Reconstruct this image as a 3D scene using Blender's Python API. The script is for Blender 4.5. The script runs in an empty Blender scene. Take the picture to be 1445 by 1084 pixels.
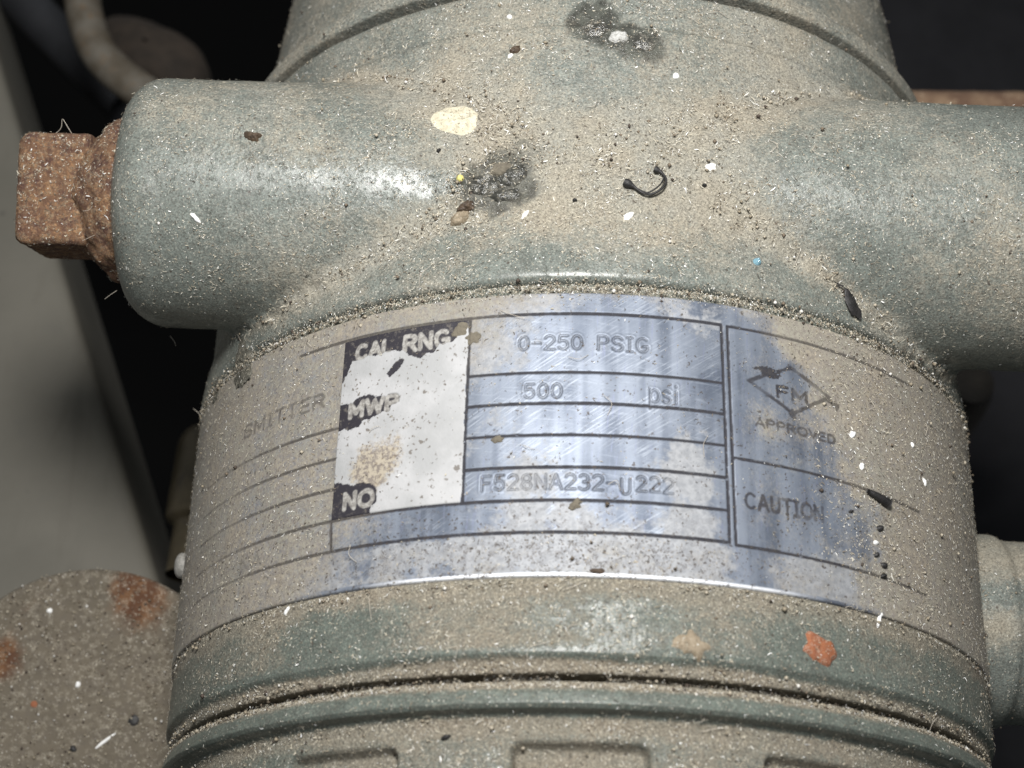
import bpy, math, random
import numpy as np
from mathutils import Vector, Matrix
from mathutils.bvhtree import BVHTree
rng = np.random.default_rng(11)
random.seed(11)
MM = 0.001
scene = bpy.context.scene
COL = scene.collection

# ------------------------------------------------------------------ camera
F_PX = 2350.0                       # focal length in pixels of a 1445 px wide frame
PITCH, ROLL = -0.439, -0.031
cx_, sx_, cz_, sz_ = math.cos(PITCH), math.sin(PITCH), math.cos(ROLL), math.sin(ROLL)
RC = np.array([[cz_, -sz_, 0], [sz_, cz_, 0], [0, 0, 1]]) @ np.array([[1, 0, 0], [0, cx_, -sx_], [0, sx_, cx_]])
CAM = RC.T @ (-np.array([10.25, 0, -250.6]))      # millimetres
cam_data = bpy.data.cameras.new('camera')
cam = bpy.data.objects.new('camera', cam_data)
COL.objects.link(cam)
cam_data.sensor_width = 36.0
cam_data.lens = F_PX / 1445.0 * 36.0
cam_data.clip_start = 0.005
cam_data.clip_end = 20.0
cam.matrix_world = Matrix.Translation(Vector(CAM * MM)) @ Matrix([list(r) for r in RC.T]).to_4x4()
cam_data.dof.use_dof = True
cam_data.dof.focus_distance = 0.205
cam_data.dof.aperture_fstop = 30.0
scene.camera = cam

# ------------------------------------------------------------------ world and lamp
world = bpy.data.worlds.new('World')
scene.world = world
world.use_nodes = True
bgn = world.node_tree.nodes['Background']
bgn.inputs['Color'].default_value = (0.93, 0.97, 1.0, 1)
bgn.inputs['Strength'].default_value = 0.24
ld = bpy.data.lights.new('hand_lamp', 'AREA')
ld.shape = 'DISK'
ld.size = 0.060
ld.energy = 0.95
ld.color = (1.0, 0.985, 0.96)
lamp = bpy.data.objects.new('hand_lamp', ld)
COL.objects.link(lamp)
LP = Vector((-0.016, -0.006, 0.262))
lamp.location = LP
lamp.rotation_euler = (Vector((0, 0.012, 0.04)) - LP).to_track_quat('-Z', 'Y').to_euler()
scene.view_settings.view_transform = 'Standard'
scene.view_settings.look = 'None'
scene.view_settings.exposure = 0.10
scene.view_settings.gamma = 1.0
scene.render.engine = 'CYCLES'
scene.render.resolution_x = 1024
scene.render.resolution_y = 768


# ------------------------------------------------------------------ maths helpers (all in mm)
def pray(px, py):
    d = RC.T @ np.array([(px - 722.5) / F_PX, -(py - 542) / F_PX, -1.0])
    return d / np.linalg.norm(d)


def at_cyl(px, py, R=55.1):
    d = pray(px, py)
    a = d[0]**2 + d[2]**2
    b = 2 * (CAM[0]*d[0] + CAM[2]*d[2])
    c = CAM[0]**2 + CAM[2]**2 - R*R
    D = max(b*b - 4*a*c, 0)
    t = (-b - math.sqrt(D)) / 2 / a
    return CAM + t*d


def at_z(px, py, z):
    d = pray(px, py)
    return CAM + d * ((z - CAM[2]) / d[2])


def sy(px, py, R=55.1):
    q = at_cyl(px, py, R)
    return (R * math.atan2(q[0], q[2]), q[1])


def _hash(i, j, k, seed):
    h = (i * 374761393 + j * 668265263 + k * 2147483647 + seed * 974634777) & 0xffffffff
    h = ((h ^ (h >> 13)) * 1274126177) & 0xffffffff
    h = ((h ^ (h >> 16)) * 2246822519) & 0xffffffff
    return ((h ^ (h >> 15)) & 0xffffff) / float(0xffffff)


def vn(P, s, seed=0):
    Q = np.asarray(P, dtype=np.float64) / s + 1000.0
    I = np.floor(Q).astype(np.int64)
    f = Q - I
    f = f*f*(3 - 2*f)
    r = 0
    for a in (0, 1):
        for b in (0, 1):
            for c in (0, 1):
                w = (f[:, 0] if a else 1 - f[:, 0]) * (f[:, 1] if b else 1 - f[:, 1]) * (f[:, 2] if c else 1 - f[:, 2])
                r = r + w * _hash(I[:, 0] + a, I[:, 1] + b, I[:, 2] + c, seed)
    return r


def fbm(P, s, seed=0, o=4):
    r, a, t = 0, 1.0, 0
    for k in range(o):
        r = r + a * vn(P, s / 2**k, seed + k * 17)
        t += a
        a *= .55
    return r / t


def sstep(a, b, x):
    t = np.clip((x - a) / (b - a), 0, 1)
    return t*t*(3 - 2*t)


# ------------------------------------------------------------------ object helpers
def tag(o, label=None, cat=None, group=None, kind=None):
    if label: o['label'] = label
    if cat: o['category'] = cat
    if group: o['group'] = group
    if kind: o['kind'] = kind
    return o


def empty(name, loc_mm):
    o = bpy.data.objects.new(name, None)
    COL.objects.link(o)
    o.location = Vector(loc_mm) * MM
    o.empty_display_size = 0.01
    return o


def mk(name, V, F, mat, parent=None, smooth=True, attrs=None, centre=False):
    """V in mm world coordinates; F an (n,4)/(n,3) array or a list of tuples."""
    V = np.asarray(V, dtype=np.float64)
    off = np.zeros(3)
    if centre:
        off = V.mean(0)
        off[2] = V[:, 2].min()
    me = bpy.data.meshes.new(name)
    if isinstance(F, np.ndarray):
        n, k = F.shape
        me.vertices.add(len(V))
        me.vertices.foreach_set('co', ((V - off) * MM).astype(np.float32).ravel())
        me.loops.add(n * k)
        me.loops.foreach_set('vertex_index', F.astype(np.int32).ravel())
        me.polygons.add(n)
        me.polygons.foreach_set('loop_start', np.arange(0, n * k, k, dtype=np.int32))
        me.polygons.foreach_set('loop_total', np.full(n, k, dtype=np.int32))
        me.update(calc_edges=True)
    else:
        me.from_pydata([tuple((v - off) * MM) for v in V], [], [tuple(int(i) for i in f) for f in F])
    me.validate()
    if smooth:
        me.polygons.foreach_set('use_smooth', np.ones(len(me.polygons), dtype=bool))
    for an, av in (attrs or {}).items():
        av = np.asarray(av)
        if av.ndim == 1:
            at = me.attributes.new(an, 'FLOAT', 'POINT')
            at.data.foreach_set('value', av.astype(np.float32))
        else:
            at = me.attributes.new(an, 'FLOAT_COLOR', 'POINT')
            c = np.ones((len(av), 4), dtype=np.float32)
            c[:, :3] = av
            at.data.foreach_set('color', c.ravel())
    me.materials.append(mat)
    o = bpy.data.objects.new(name, me)
    COL.objects.link(o)
    if parent is not None:
        o.parent = parent
        o.location = Vector(off * MM) - world_loc(parent)
    else:
        o.location = Vector(off * MM)
    return o


def world_loc(o):
    l = Vector(o.location)
    while o.parent:
        o = o.parent
        l += Vector(o.location)
    return l


def grid_faces(nu, nv, wrap=False):
    u = np.arange(nu if wrap else nu - 1)
    v = np.arange(nv - 1)
    U, W = np.meshgrid(u, v, indexing='ij')
    U2 = (U + 1) % nu
    return np.stack([U*nv + W, U2*nv + W, U2*nv + W + 1, U*nv + W + 1], -1).reshape(-1, 4)


def tube(path, rad, n=10, cap=True, flat=1.0):
    """tapered tube along a path; returns V, F"""
    P = np.asarray(path, float)
    rad = np.broadcast_to(np.asarray(rad, float), (len(P),))
    T = np.gradient(P, axis=0)
    T /= np.linalg.norm(T, axis=1)[:, None]
    up = np.array([0.0, 0, 1.0])
    if abs(T[0] @ up) > .9: up = np.array([0, 1.0, 0])
    V = []
    a = np.linspace(0, 2*math.pi, n, endpoint=False)
    for p, t, r in zip(P, T, rad):
        s = np.cross(t, up)
        s /= np.linalg.norm(s)
        up2 = np.cross(s, t)
        V.append(p + r*(np.cos(a)[:, None]*s + flat*np.sin(a)[:, None]*up2))
        up = up2
    m = len(P)
    V = np.concatenate(V)
    F = []
    for i in range(m - 1):
        for j in range(n):
            k = (j + 1) % n
            F.append((i*n + j, i*n + k, (i+1)*n + k, (i+1)*n + j))
    if cap:
        F.append(tuple(range(n)))
        F.append(tuple(range((m-1)*n, m*n))[::-1])
    return V, F


# ------------------------------------------------------------------ material helpers
class NT:
    def __init__(s, name):
        s.m = bpy.data.materials.new(name)
        s.m.use_nodes = True
        s.t = s.m.node_tree
        s.t.nodes.clear()
        s.out = s.n('ShaderNodeOutputMaterial')
        s.b = s.n('ShaderNodeBsdfPrincipled')
        s.l(s.b.outputs[0], s.out.inputs[0])
        tc = s.n('ShaderNodeTexCoord')
        vm = s.n('ShaderNodeVectorMath')
        vm.operation = 'SCALE'
        vm.inputs['Scale'].default_value = 1000.0
        s.l(tc.outputs['Object'], vm.inputs[0])
        s.mm = vm.outputs[0]

    def n(s, t): return s.t.nodes.new(t)
    def l(s, a, b): s.t.links.new(a, b)

    def put(s, v, inp):
        if isinstance(v, (int, float)): inp.default_value = v
        elif isinstance(v, tuple): inp.default_value = (*v, 1) if len(v) == 3 and len(inp.default_value) == 4 else v
        else: s.l(v, inp)

    def noise(s, size, det=3, rough=.55, dist=0, vec=None, w=None):
        n = s.n('ShaderNodeTexNoise')
        n.inputs['Scale'].default_value = 1.0 / size
        n.inputs['Detail'].default_value = det
        n.inputs['Roughness'].default_value = rough
        n.inputs['Distortion'].default_value = dist
        s.l(vec if vec is not None else s.mm, n.inputs['Vector'])
        return n.outputs['Fac']

    def vor(s, size, feature='F1', vec=None, out='Distance'):
        n = s.n('ShaderNodeTexVoronoi')
        n.feature = feature
        n.inputs['Scale'].default_value = 1.0 / size
        s.l(vec if vec is not None else s.mm, n.inputs['Vector'])
        return n.outputs[out]

    def ramp(s, x, a, b, smooth=True, lo=0.0, hi=1.0):
        n = s.n('ShaderNodeMapRange')
        n.interpolation_type = 'SMOOTHSTEP' if smooth else 'LINEAR'
        n.inputs['From Min'].default_value = a
        n.inputs['From Max'].default_value = b
        n.inputs['To Min'].default_value = lo
        n.inputs['To Max'].default_value = hi
        s.put(x, n.inputs['Value'])
        return n.outputs['Result']

    def math(s, op, a, b=0.0, c=None, clamp=False):
        n = s.n('ShaderNodeMath')
        n.operation = op
        n.use_clamp = clamp
        s.put(a, n.inputs[0])
        s.put(b, n.inputs[1])
        if c is not None: s.put(c, n.inputs[2])
        return n.outputs[0]

    def mix(s, f, a, b, mode='MIX'):
        n = s.n('ShaderNodeMix')
        n.data_type = 'RGBA'
        n.blend_type = mode
        s.put(f, n.inputs[0])
        s.put(a, n.inputs[6])
        s.put(b, n.inputs[7])
        return n.outputs[2]

    def fmix(s, f, a, b):
        n = s.n('ShaderNodeMix')
        n.data_type = 'FLOAT'
        s.put(f, n.inputs[0])
        s.put(a, n.inputs[2])
        s.put(b, n.inputs[3])
        return n.outputs[0]

    def attr(s, name, col=False):
        n = s.n('ShaderNodeAttribute')
        n.attribute_name = name
        return n.outputs['Color'] if col else n.outputs['Fac']

    def bump(s, h, strength=.5, dist=.0002, prev=None):
        n = s.n('ShaderNodeBump')
        n.inputs['Strength'].default_value = strength
        n.inputs['Distance'].default_value = dist
        s.put(h, n.inputs['Height'])
        if prev is not None: s.l(prev, n.inputs['Normal'])
        return n.outputs[0]

    def stretch(s, v):
        n = s.n('ShaderNodeVectorMath')
        n.operation = 'MULTIPLY'
        s.l(s.mm, n.inputs[0])
        n.inputs[1].default_value = v
        return n.outputs[0]

    def rotz(s, ang, scale):
        n = s.n('ShaderNodeMapping')
        n.inputs['Rotation'].default_value = (0, 0, ang)
        s.l(s.mm, n.inputs['Vector'])
        m = s.n('ShaderNodeVectorMath')
        m.operation = 'MULTIPLY'
        s.l(n.outputs[0], m.inputs[0])
        m.inputs[1].default_value = scale
        return m.outputs[0]

    def fin(s, col, rough, metal=0.0, normal=None, spec=None, coat=None):
        s.put(col, s.b.inputs['Base Color'])
        s.put(rough, s.b.inputs['Roughness'])
        s.put(metal, s.b.inputs['Metallic'])
        if normal is not None: s.l(normal, s.b.inputs['Normal'])
        if spec is not None: s.put(spec, s.b.inputs['Specular IOR Level'])
        if coat is not None:
            s.put(coat, s.b.inputs['Coat Weight'])
            s.b.inputs['Coat Roughness'].default_value = .3
        return s.m


def grime_layers(s, col, dustf):
    """fine fibres, pale grains and dark specks common to every dusty surface"""
    # pale short curls
    c1 = s.noise(.55, 2, .6, 2.2)
    curl = s.math('SUBTRACT', 1.0, s.math('MULTIPLY', s.math('ABSOLUTE', s.math('SUBTRACT', c1, .5)), 26.0), clamp=True)
    gate = s.ramp(s.noise(.9, 1), .48, .62)
    curl = s.math('MULTIPLY', curl, gate)
    col = s.mix(s.math('MULTIPLY', s.math('MULTIPLY', curl, .65), dustf), col, (.62, .57, .46))
    # small pale grains
    v = s.vor(.55)
    gr = s.math('MULTIPLY', s.ramp(v, .22, .08), s.ramp(s.noise(1.3, 2), .45, .60))
    col = s.mix(s.math('MULTIPLY', gr, .75), col, (.66, .62, .54))
    # dark grains
    v2 = s.vor(1.15, vec=s.rotz(.7, (1, 1, 1)))
    dk = s.math('MULTIPLY', s.ramp(v2, .20, .08), s.ramp(s.noise(2.3, 2), .50, .60))
    col = s.mix(s.math('MULTIPLY', dk, .8), col, (.045, .032, .024))
    return col, gr, curl


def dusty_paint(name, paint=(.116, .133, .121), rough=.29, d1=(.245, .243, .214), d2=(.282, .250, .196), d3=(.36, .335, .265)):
    s = NT(name)
    A = s.attr('dust')
    n1 = s.noise(7, 5, .6)
    n2 = s.noise(1.1, 4, .65)
    n3 = s.noise(.32, 2, .6)
    x = s.math('ADD', A, s.math('MULTIPLY', s.math('SUBTRACT', n1, .5), .9))
    x = s.math('ADD', x, s.math('MULTIPLY', s.math('SUBTRACT', n2, .5), 1.1))
    x = s.math('ADD', x, s.math('MULTIPLY', s.math('SUBTRACT', n3, .5), .9))
    df = s.ramp(x, .10, .92)
    df = s.math('ADD', s.math('MULTIPLY', df, .93), .05)
    dustc = s.mix(s.ramp(s.noise(9, 4), .35, .65), d1, d2)
    dustc = s.mix(s.ramp(s.noise(.8, 3, .7), .3, .7), dustc, s.mix(.5, dustc, d3))
    pt = s.mix(s.ramp(s.noise(3, 3), .3, .7), paint, tuple(c*1.35 for c in paint))
    col = s.mix(df, pt, dustc)
    # grey-brown mottling, worn dark grains between the dust
    col = s.mix(s.math('MULTIPLY', s.ramp(s.noise(.27, 3, .7, .6), .56, .40), .50), col, (.075, .070, .060))
    g1 = s.noise(.24, 3, .75)
    col = s.mix(s.math('MULTIPLY', s.ramp(g1, .50, .36), .62), col, s.mix(.72, col, (.02, .017, .013)))
    col = s.mix(s.math('MULTIPLY', s.ramp(g1, .56, .70), .60), col, s.mix(.6, col, (.60, .56, .46)))
    col, gr, cu = grime_layers(s, col, df)
    st = s.math('MULTIPLY', s.attr('stain'), s.ramp(s.noise(.6, 4, .75), .28, .48, lo=.45))
    col = s.mix(s.math('MULTIPLY', st, .84), col, s.mix(s.ramp(s.noise(1.5, 3), .4, .6), (.026, .026, .022), (.06, .062, .052)))
    h = s.math('ADD', s.math('MULTIPLY', s.noise(.45, 4, .7), s.math('ADD', df, .15)), s.math('MULTIPLY', s.math('ADD', gr, cu), .35))
    b = s.bump(h, .7, .00022)
    rg = s.fmix(s.math('MULTIPLY', st, .85), s.fmix(df, rough, .88), .17)
    return s.fin(col, rg, 0, b, spec=s.fmix(df, .5, .25))


M = {}
M['paint'] = dusty_paint('dusty_green_paint')
M['paint2'] = dusty_paint('darker_green_paint_dimmed_dust', (.084, .103, .090), .36, (.170, .160, .130), (.205, .176, .136), (.27, .235, .175))  # browner dust, its colour also darkened for the weaker lamplight low down


def rust_mat():
    s = NT('crusted_rust')
    n1, n2 = s.noise(2.6, 5, .65), s.noise(.6, 4, .7)
    col = s.mix(s.ramp(n1, .35, .62), (.125, .066, .046), (.285, .160, .082))
    col = s.mix(s.ramp(n2, .48, .72), col, (.36, .25, .155))
    col = s.mix(s.ramp(s.noise(.9, 3, .7), .58, .45), col, s.mix(.55, col, (.035, .02, .022)))
    col, gr, cu = grime_layers(s, col, .75)
    h = s.math('ADD', s.math('MULTIPLY', s.noise(1.0, 5, .75), 1.0), s.math('MULTIPLY', cu, .3))
    return s.fin(col, .9, 0, s.bump(h, 1.0, .0006), spec=.2)


M['rust'] = rust_mat()


def plate_mat():
    s = NT('worn_stamped_plate_metal')
    dust, ink, ox, cl = s.attr('dust'), s.attr('ink'), s.attr('oxide'), s.attr('clean')
    # diagonal and lengthwise brush scratches
    sc1 = s.noise(.22, 3, .6, .3, vec=s.rotz(-.62, (.05, 1, .2)))
    sc2 = s.noise(.25, 3, .6, .3, vec=s.rotz(.12, (.06, 1, .2)))
    sc3 = s.noise(.30, 3, .6, .2, vec=s.rotz(-1.5, (.08, 1, .2)))
    SC = s.attr('scratch')
    base = s.mix(s.ramp(s.noise(7, 4, .6), .36, .64), (.085, .102, .136), (.145, .166, .205))
    refl_bands = s.noise(1.0, 3, .5, 0, vec=s.stretch((.45, .03, .2)))
    base = s.mix(s.ramp(refl_bands, .35, .65, lo=0, hi=.6), base, (.25, .28, .335))  # soft vertical reflections painted into the metal colour
    base = s.mix(s.math('MULTIPLY', s.math('MULTIPLY', s.ramp(sc2, .54, .74), .42), SC), base, (.31, .345, .40))
    base = s.mix(s.math('MULTIPLY', s.math('MULTIPLY', s.ramp(sc1, .50, .66), s.ramp(s.noise(8, 3), .42, .6)), s.math('MULTIPLY', SC, .55)), base, (.40, .435, .49))
    base = s.mix(s.math('MULTIPLY', s.ramp(sc3, .42, .30), .45), base, (.16, .18, .27))
    # oxide bloom, whitish and mottled
    o2 = s.ramp(s.math('ADD', ox, s.math('MULTIPLY', s.math('SUBTRACT', s.noise(1.3, 4, .7), 0.5), 1.3)), .36, .74)
    oc = s.mix(s.ramp(s.noise(.7, 3, .7), .35, .65), (.225, .23, .24), (.315, .32, .33))
    col = s.mix(s.math('MULTIPLY', o2, .85), base, oc)
    col = s.mix(s.attr('edge'), col, (.80, .82, .86))  # bare lower rim with its highlight painted into the colour
    # print and engraved lines, slightly broken
    ik = s.math('MULTIPLY', ink, s.ramp(s.noise(.5, 3, .7), .22, .38))
    col = s.mix(ik, col, (.018, .018, .024))
    x = s.math('ADD', dust, s.math('MULTIPLY', s.math('SUBTRACT', s.noise(1.6, 5, .7), .5), 1.0))
    x = s.math('ADD', x, s.math('MULTIPLY', s.math('SUBTRACT', s.noise(.35, 3, .7), .5), .8))
    df = s.ramp(x, .12, .98)
    dc = s.mix(s.ramp(s.noise(6, 4), .35, .65), (.248, .232, .184), (.272, .236, .178))
    dc = s.mix(s.ramp(s.noise(.5, 3, .7), .4, .62), dc, (.20, .175, .145))
    cu = s.noise(.5, 2, .6, 2.0, vec=s.rotz(1.1, (1, 1, 1)))
    cu = s.math('SUBTRACT', 1.0, s.math('MULTIPLY', s.math('ABSOLUTE', s.math('SUBTRACT', cu, .5)), 22.0), clamp=True)
    dc = s.mix(s.math('MULTIPLY', s.math('MULTIPLY', cu, s.ramp(s.noise(1.4, 2), .48, .6)), .55), dc, (.085, .065, .05))
    dc = s.mix(s.math('MULTIPLY', ink, .8), dc, (.045, .04, .036))
    col = s.mix(s.math('MULTIPLY', df, .92), col, dc)
    # dark specks and curls
    sk = s.attr('speck')
    wv = s.n('ShaderNodeVectorMath'); wv.operation = 'ADD'
    nw = s.n('ShaderNodeTexNoise'); nw.inputs['Scale'].default_value = 2.2; nw.inputs['Detail'].default_value = 2; s.l(s.mm, nw.inputs['Vector'])
    s.l(s.mm, wv.inputs[0]); s.l(nw.outputs['Color'], wv.inputs[1])
    v2 = s.vor(.72, vec=wv.outputs[0])
    dk = s.math('MULTIPLY', s.ramp(v2, .26, .16), s.ramp(s.math('ADD', s.noise(2.6, 4, .65), s.math('MULTIPLY', sk, .22)), .53, .62))
    cv = s.noise(.62, 2, .6, 2.4, vec=s.rotz(2.1, (1, 1, 1)))
    cv = s.math('SUBTRACT', 1.0, s.math('MULTIPLY', s.math('ABSOLUTE', s.math('SUBTRACT', cv, .5)), 18.0), clamp=True)
    dk = s.math('MAXIMUM', dk, s.math('MULTIPLY', s.math('MULTIPLY', cv, sk), s.ramp(s.noise(.9, 2), .50, .60)))
    col = s.mix(s.math('MULTIPLY', dk, .85), col, (.05, .038, .03))
    h = s.math('ADD', s.math('MULTIPLY', s.noise(.4, 3, .7), s.math('ADD', s.math('MULTIPLY', df, 1.0), .05)), s.math('MULTIPLY', sc1, .10))
    b = s.bump(h, .6, .00015)
    notm = s.math('SUBTRACT', 1.0, s.math('MAXIMUM', df, s.math('MAXIMUM', s.math('MULTIPLY', o2, .45), ink)), clamp=True)
    return s.fin(col, s.fmix(notm, .82, .54), s.math('MULTIPLY', notm, .48), b)


M['plate'] = plate_mat()


def block_mat():
    s = NT('chipped_white_and_black_print')
    blk, ltr, dust = s.attr('black'), s.attr('letter'), s.attr('dust')
    w = s.mix(s.ramp(s.noise(5, 4), .35, .65), (.295, .298, .30), (.37, .37, .375))
    wv = s.n('ShaderNodeVectorMath'); wv.operation = 'ADD'
    nw = s.n('ShaderNodeTexNoise'); nw.inputs['Scale'].default_value = 1.8; nw.inputs['Detail'].default_value = 3; s.l(s.mm, nw.inputs['Vector'])
    s.l(s.mm, wv.inputs[0]); s.l(nw.outputs['Color'], wv.inputs[1])
    v = s.vor(.70, vec=wv.outputs[0])
    sp = s.math('MULTIPLY', s.ramp(v, .30, .18), s.ramp(s.math('ADD', s.noise(2.0, 4, .65), s.math('MULTIPLY', dust, .35)), .51, .60))
    v = s.vor(1.9, vec=wv.outputs[0])
    sp = s.math('MAXIMUM', sp, s.math('MULTIPLY', s.ramp(v, .20, .14), s.ramp(s.noise(4, 2), .48, .52)))
    w = s.mix(s.math('MULTIPLY', sp, .85), w, (.11, .095, .08))
    x = s.math('ADD', dust, s.math('MULTIPLY', s.math('SUBTRACT', s.noise(.8, 5, .75), .5), 1.6))
    df = s.ramp(x, .5, .95)
    w = s.mix(s.math('MULTIPLY', df, .8), w, s.mix(s.ramp(s.noise(.5, 3, .7), .42, .6), (.34, .29, .21), (.13, .10, .075)))
    bk = s.mix(s.ramp(s.noise(.7, 4, .7), .52, .72), (.022, .020, .026), (.10, .09, .08))
    lt = s.mix(s.ramp(s.noise(.6, 4, .7), .35, .65), (.33, .32, .30), (.16, .15, .14))
    bk = s.mix(ltr, bk, lt)
    col = s.mix(blk, w, bk)
    b = s.bump(s.noise(.5, 4, .7), .45, .00012)
    return s.fin(col, s.fmix(blk, .72, .5), 0, b)


M['block'] = block_mat()


def simple(name, c1, c2, size=2.0, rough=.8, metal=0, bump=.5, bd=.0002, c3=None, dusty=0.0):
    s = NT(name)
    col = s.mix(s.ramp(s.noise(size, 5, .65), .35, .65), c1, c2)
    if c3: col = s.mix(s.ramp(s.noise(size*.45, 4, .7), .55, .72), col, c3)
    if dusty: col, gr, cu = grime_layers(s, col, dusty)
    b = s.bump(s.noise(size*.3, 4, .7), bump, bd)
    return s.fin(col, rough, metal, b)


M['tar'] = simple('tarry_residue', (.030, .030, .026), (.070, .069, .060), 1.0, .12, 0, .7, .00015, (.12, .115, .10), dusty=.6)
M['tar_grey'] = simple('greyish_tarry_residue', (.06, .057, .045), (.11, .105, .085), 1.0, .5, 0, .8, .0003, (.17, .16, .14), dusty=.8)
M['soot'] = simple('black_plant_scrap', (.008, .008, .008), (.02, .018, .018), .8, .55, 0, .7, .0001)
M['white'] = simple('white_chip', (.78, .78, .77), (.66, .66, .64), .7, .6, 0, .3, .0001)
M['chalk'] = simple('chalky_dab', (.50, .50, .48), (.36, .36, .34), .5, .6, 0, .9, .0002, (.18, .17, .16), dusty=.4)
M['cream'] = simple('cream_crust', (.58, .54, .42), (.44, .40, .29), .9, .85, 0, .9, .0002, (.17, .145, .10), dusty=.5)
M['orange'] = simple('orange_rust_chip', (.27, .095, .04), (.19, .065, .03), 1.0, .75, 0, .8, .0002, (.36, .17, .08), dusty=.7)
M['brown'] = simple('dark_brown_husk', (.040, .026, .016), (.085, .056, .034), .9, .5, 0, .8, .0002)
M['tan'] = simple('tan_husk', (.27, .22, .155), (.18, .14, .09), .8, .7, 0, .8, .0002, (.36, .32, .25), dusty=.6)
M['mud'] = simple('dried_mud_fleck', (.12, .105, .08), (.16, .14, .105), .6, .9, 0, .8, .0002)
M['yellow'] = simple('yellow_grain', (.62, .58, .20), (.55, .5, .16), .5, .6)
M['screw'] = simple('dull_zinc_screw', (.27, .26, .24), (.16, .155, .14), .8, .7, .1, .8, .0002, dusty=.7) if 0 else simple('dull_zinc_screw', (.27, .26, .24), (.16, .155, .14), .8, .7, .1, .4, .0001)
M['post'] = None


def glass_bead():
    s = NT('pale_blue_glass')
    s.b.inputs['Transmission Weight'].default_value = .6
    return s.fin((.35, .62, .75), .08)


M['bead'] = glass_bead()


def fibre_mat():
    s = NT('sawdust_and_lint')
    c = s.attr('tint', True)
    return s.fin(c, .75, 0, None, spec=.35)


M['fibre'] = fibre_mat()

# ================================================================== TRANSMITTER
TR = tag(empty('pressure_transmitter', (0, -12, -58)), 'dusty green cast metal pressure transmitter with a worn silver nameplate wrapped round its barrel', 'transmitter')

# ---- cast body: implicit surface, extracted with surface nets
BZ, BR, KS = 36.2, 17.0, 3.0          # boss axis height, radius, fillet


def boss_axis(x):
    return 7.5 - 1.6 * (x + 55) / 113.0


def sd_parts(x, y, z):
    q = np.sqrt(x*x + z*z)
    R = 55.25 - 1.0*sstep(-10.5, -3, y) + .35*sstep(14, 24, y) - .65*sstep(24.6, 25.2, y)
    rr = 1.0
    a = q - R + rr
    yc, hy = (31.6 - 12.5)/2, (31.6 + 12.5)/2
    b = np.abs(y - yc) - hy + rr
    dc = np.minimum(np.maximum(a, b), 0) + np.sqrt(np.maximum(a, 0)**2 + np.maximum(b, 0)**2) - rr
    yy = y - boss_axis(x)
    rad = np.sqrt(yy*yy + (z - BZ)**2)
    x0, x1 = -61.3, 90.0
    rr = np.where(x < 0, 5.0, 5.0)
    br = np.where(x < 0, BR - .012*np.abs(x), BR + .008*np.abs(x))
    a = rad - br + rr
    b = np.abs(x - (x0 + x1)/2) - (x1 - x0)/2 + rr
    db = np.minimum(np.maximum(a, b), 0) + np.sqrt(np.maximum(a, 0)**2 + np.maximum(b, 0)**2) - rr
    return dc, db


def sd_body(x, y, z):
    dc, db = sd_parts(x, y, z)
    k = KS
    h = np.maximum(k - np.abs(dc - db), 0) / k
    return np.minimum(dc, db) - h*h*h*k/6.0


def surface_nets(fn, lo, hi, st):
    ax = [np.arange(lo[i], hi[i] + st, st) for i in range(3)]
    X, Y, Z = np.meshgrid(*ax, indexing='ij', sparse=True)
    D = fn(X, Y, Z).astype(np.float32)
    S = D < 0
    c = np.zeros(tuple(n - 1 for n in D.shape), dtype=np.uint8)
    for a in (0, 1):
        for b in (0, 1):
            for d in (0, 1):
                c += S[a:a + c.shape[0], b:b + c.shape[1], d:d + c.shape[2]]
    act = (c > 0) & (c < 8)
    idx = np.full(act.shape, -1, dtype=np.int64)
    I = np.argwhere(act)
    idx[act] = np.arange(len(I))
    acc = np.zeros((len(I), 3))
    cnt = np.zeros(len(I))
    corners = [(a, b, d) for a in (0, 1) for b in (0, 1) for d in (0, 1)]
    for p in corners:
        for ax_i in range(3):
            if p[ax_i]: continue
            q = list(p)
            q[ax_i] = 1
            d0 = D[I[:, 0]+p[0], I[:, 1]+p[1], I[:, 2]+p[2]]
            d1 = D[I[:, 0]+q[0], I[:, 1]+q[1], I[:, 2]+q[2]]
            m = (d0 < 0) != (d1 < 0)
            t = np.where(m, d0 / np.where(m, d0 - d1, 1), 0)
            pt = np.array(p, float)[None, :] + np.zeros((len(I), 3))
            pt[:, ax_i] += t
            acc[m] += pt[m]
            cnt[m] += 1
    V = np.array(lo) + (I + acc / cnt[:, None]) * st
    Fs = []
    for ax_i in range(3):
        sl0 = [slice(1, -1)]*3
        sl0[ax_i] = slice(0, -1)
        sl1 = list(sl0)
        sl1[ax_i] = slice(1, None)
        a, b = S[tuple(sl0)], S[tuple(sl1)]
        for flip in (False, True):
            m = (a & ~b) if not flip else (~a & b)
            J = np.argwhere(m)
            off = [1, 1, 1]
            off[ax_i] = 0
            J = J + np.array(off)
            u, w = (ax_i + 1) % 3, (ax_i + 2) % 3
            quad = []
            for du, dw in ((-1, -1), (0, -1), (0, 0), (-1, 0)):
                K = J.copy()
                K[:, u] += du
                K[:, w] += dw
                quad.append(idx[K[:, 0], K[:, 1], K[:, 2]])
            Q = np.stack(quad, 1)
            if flip: Q = Q[:, ::-1]
            Fs.append(Q)
    return V, np.concatenate(Fs)


V, F = surface_nets(sd_body, (-67, -14.1, -56.2), (92, 34.6, 57.4), .5)


def grad(fn, P, e=.05):
    g = np.stack([fn(P[:, 0] + (e if i == 0 else 0), P[:, 1] + (e if i == 1 else 0), P[:, 2] + (e if i == 2 else 0))
                  - fn(P[:, 0] - (e if i == 0 else 0), P[:, 1] - (e if i == 1 else 0), P[:, 2] - (e if i == 2 else 0)) for i in range(3)], 1)
    return g / (np.linalg.norm(g, axis=1)[:, None] + 1e-9)


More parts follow.
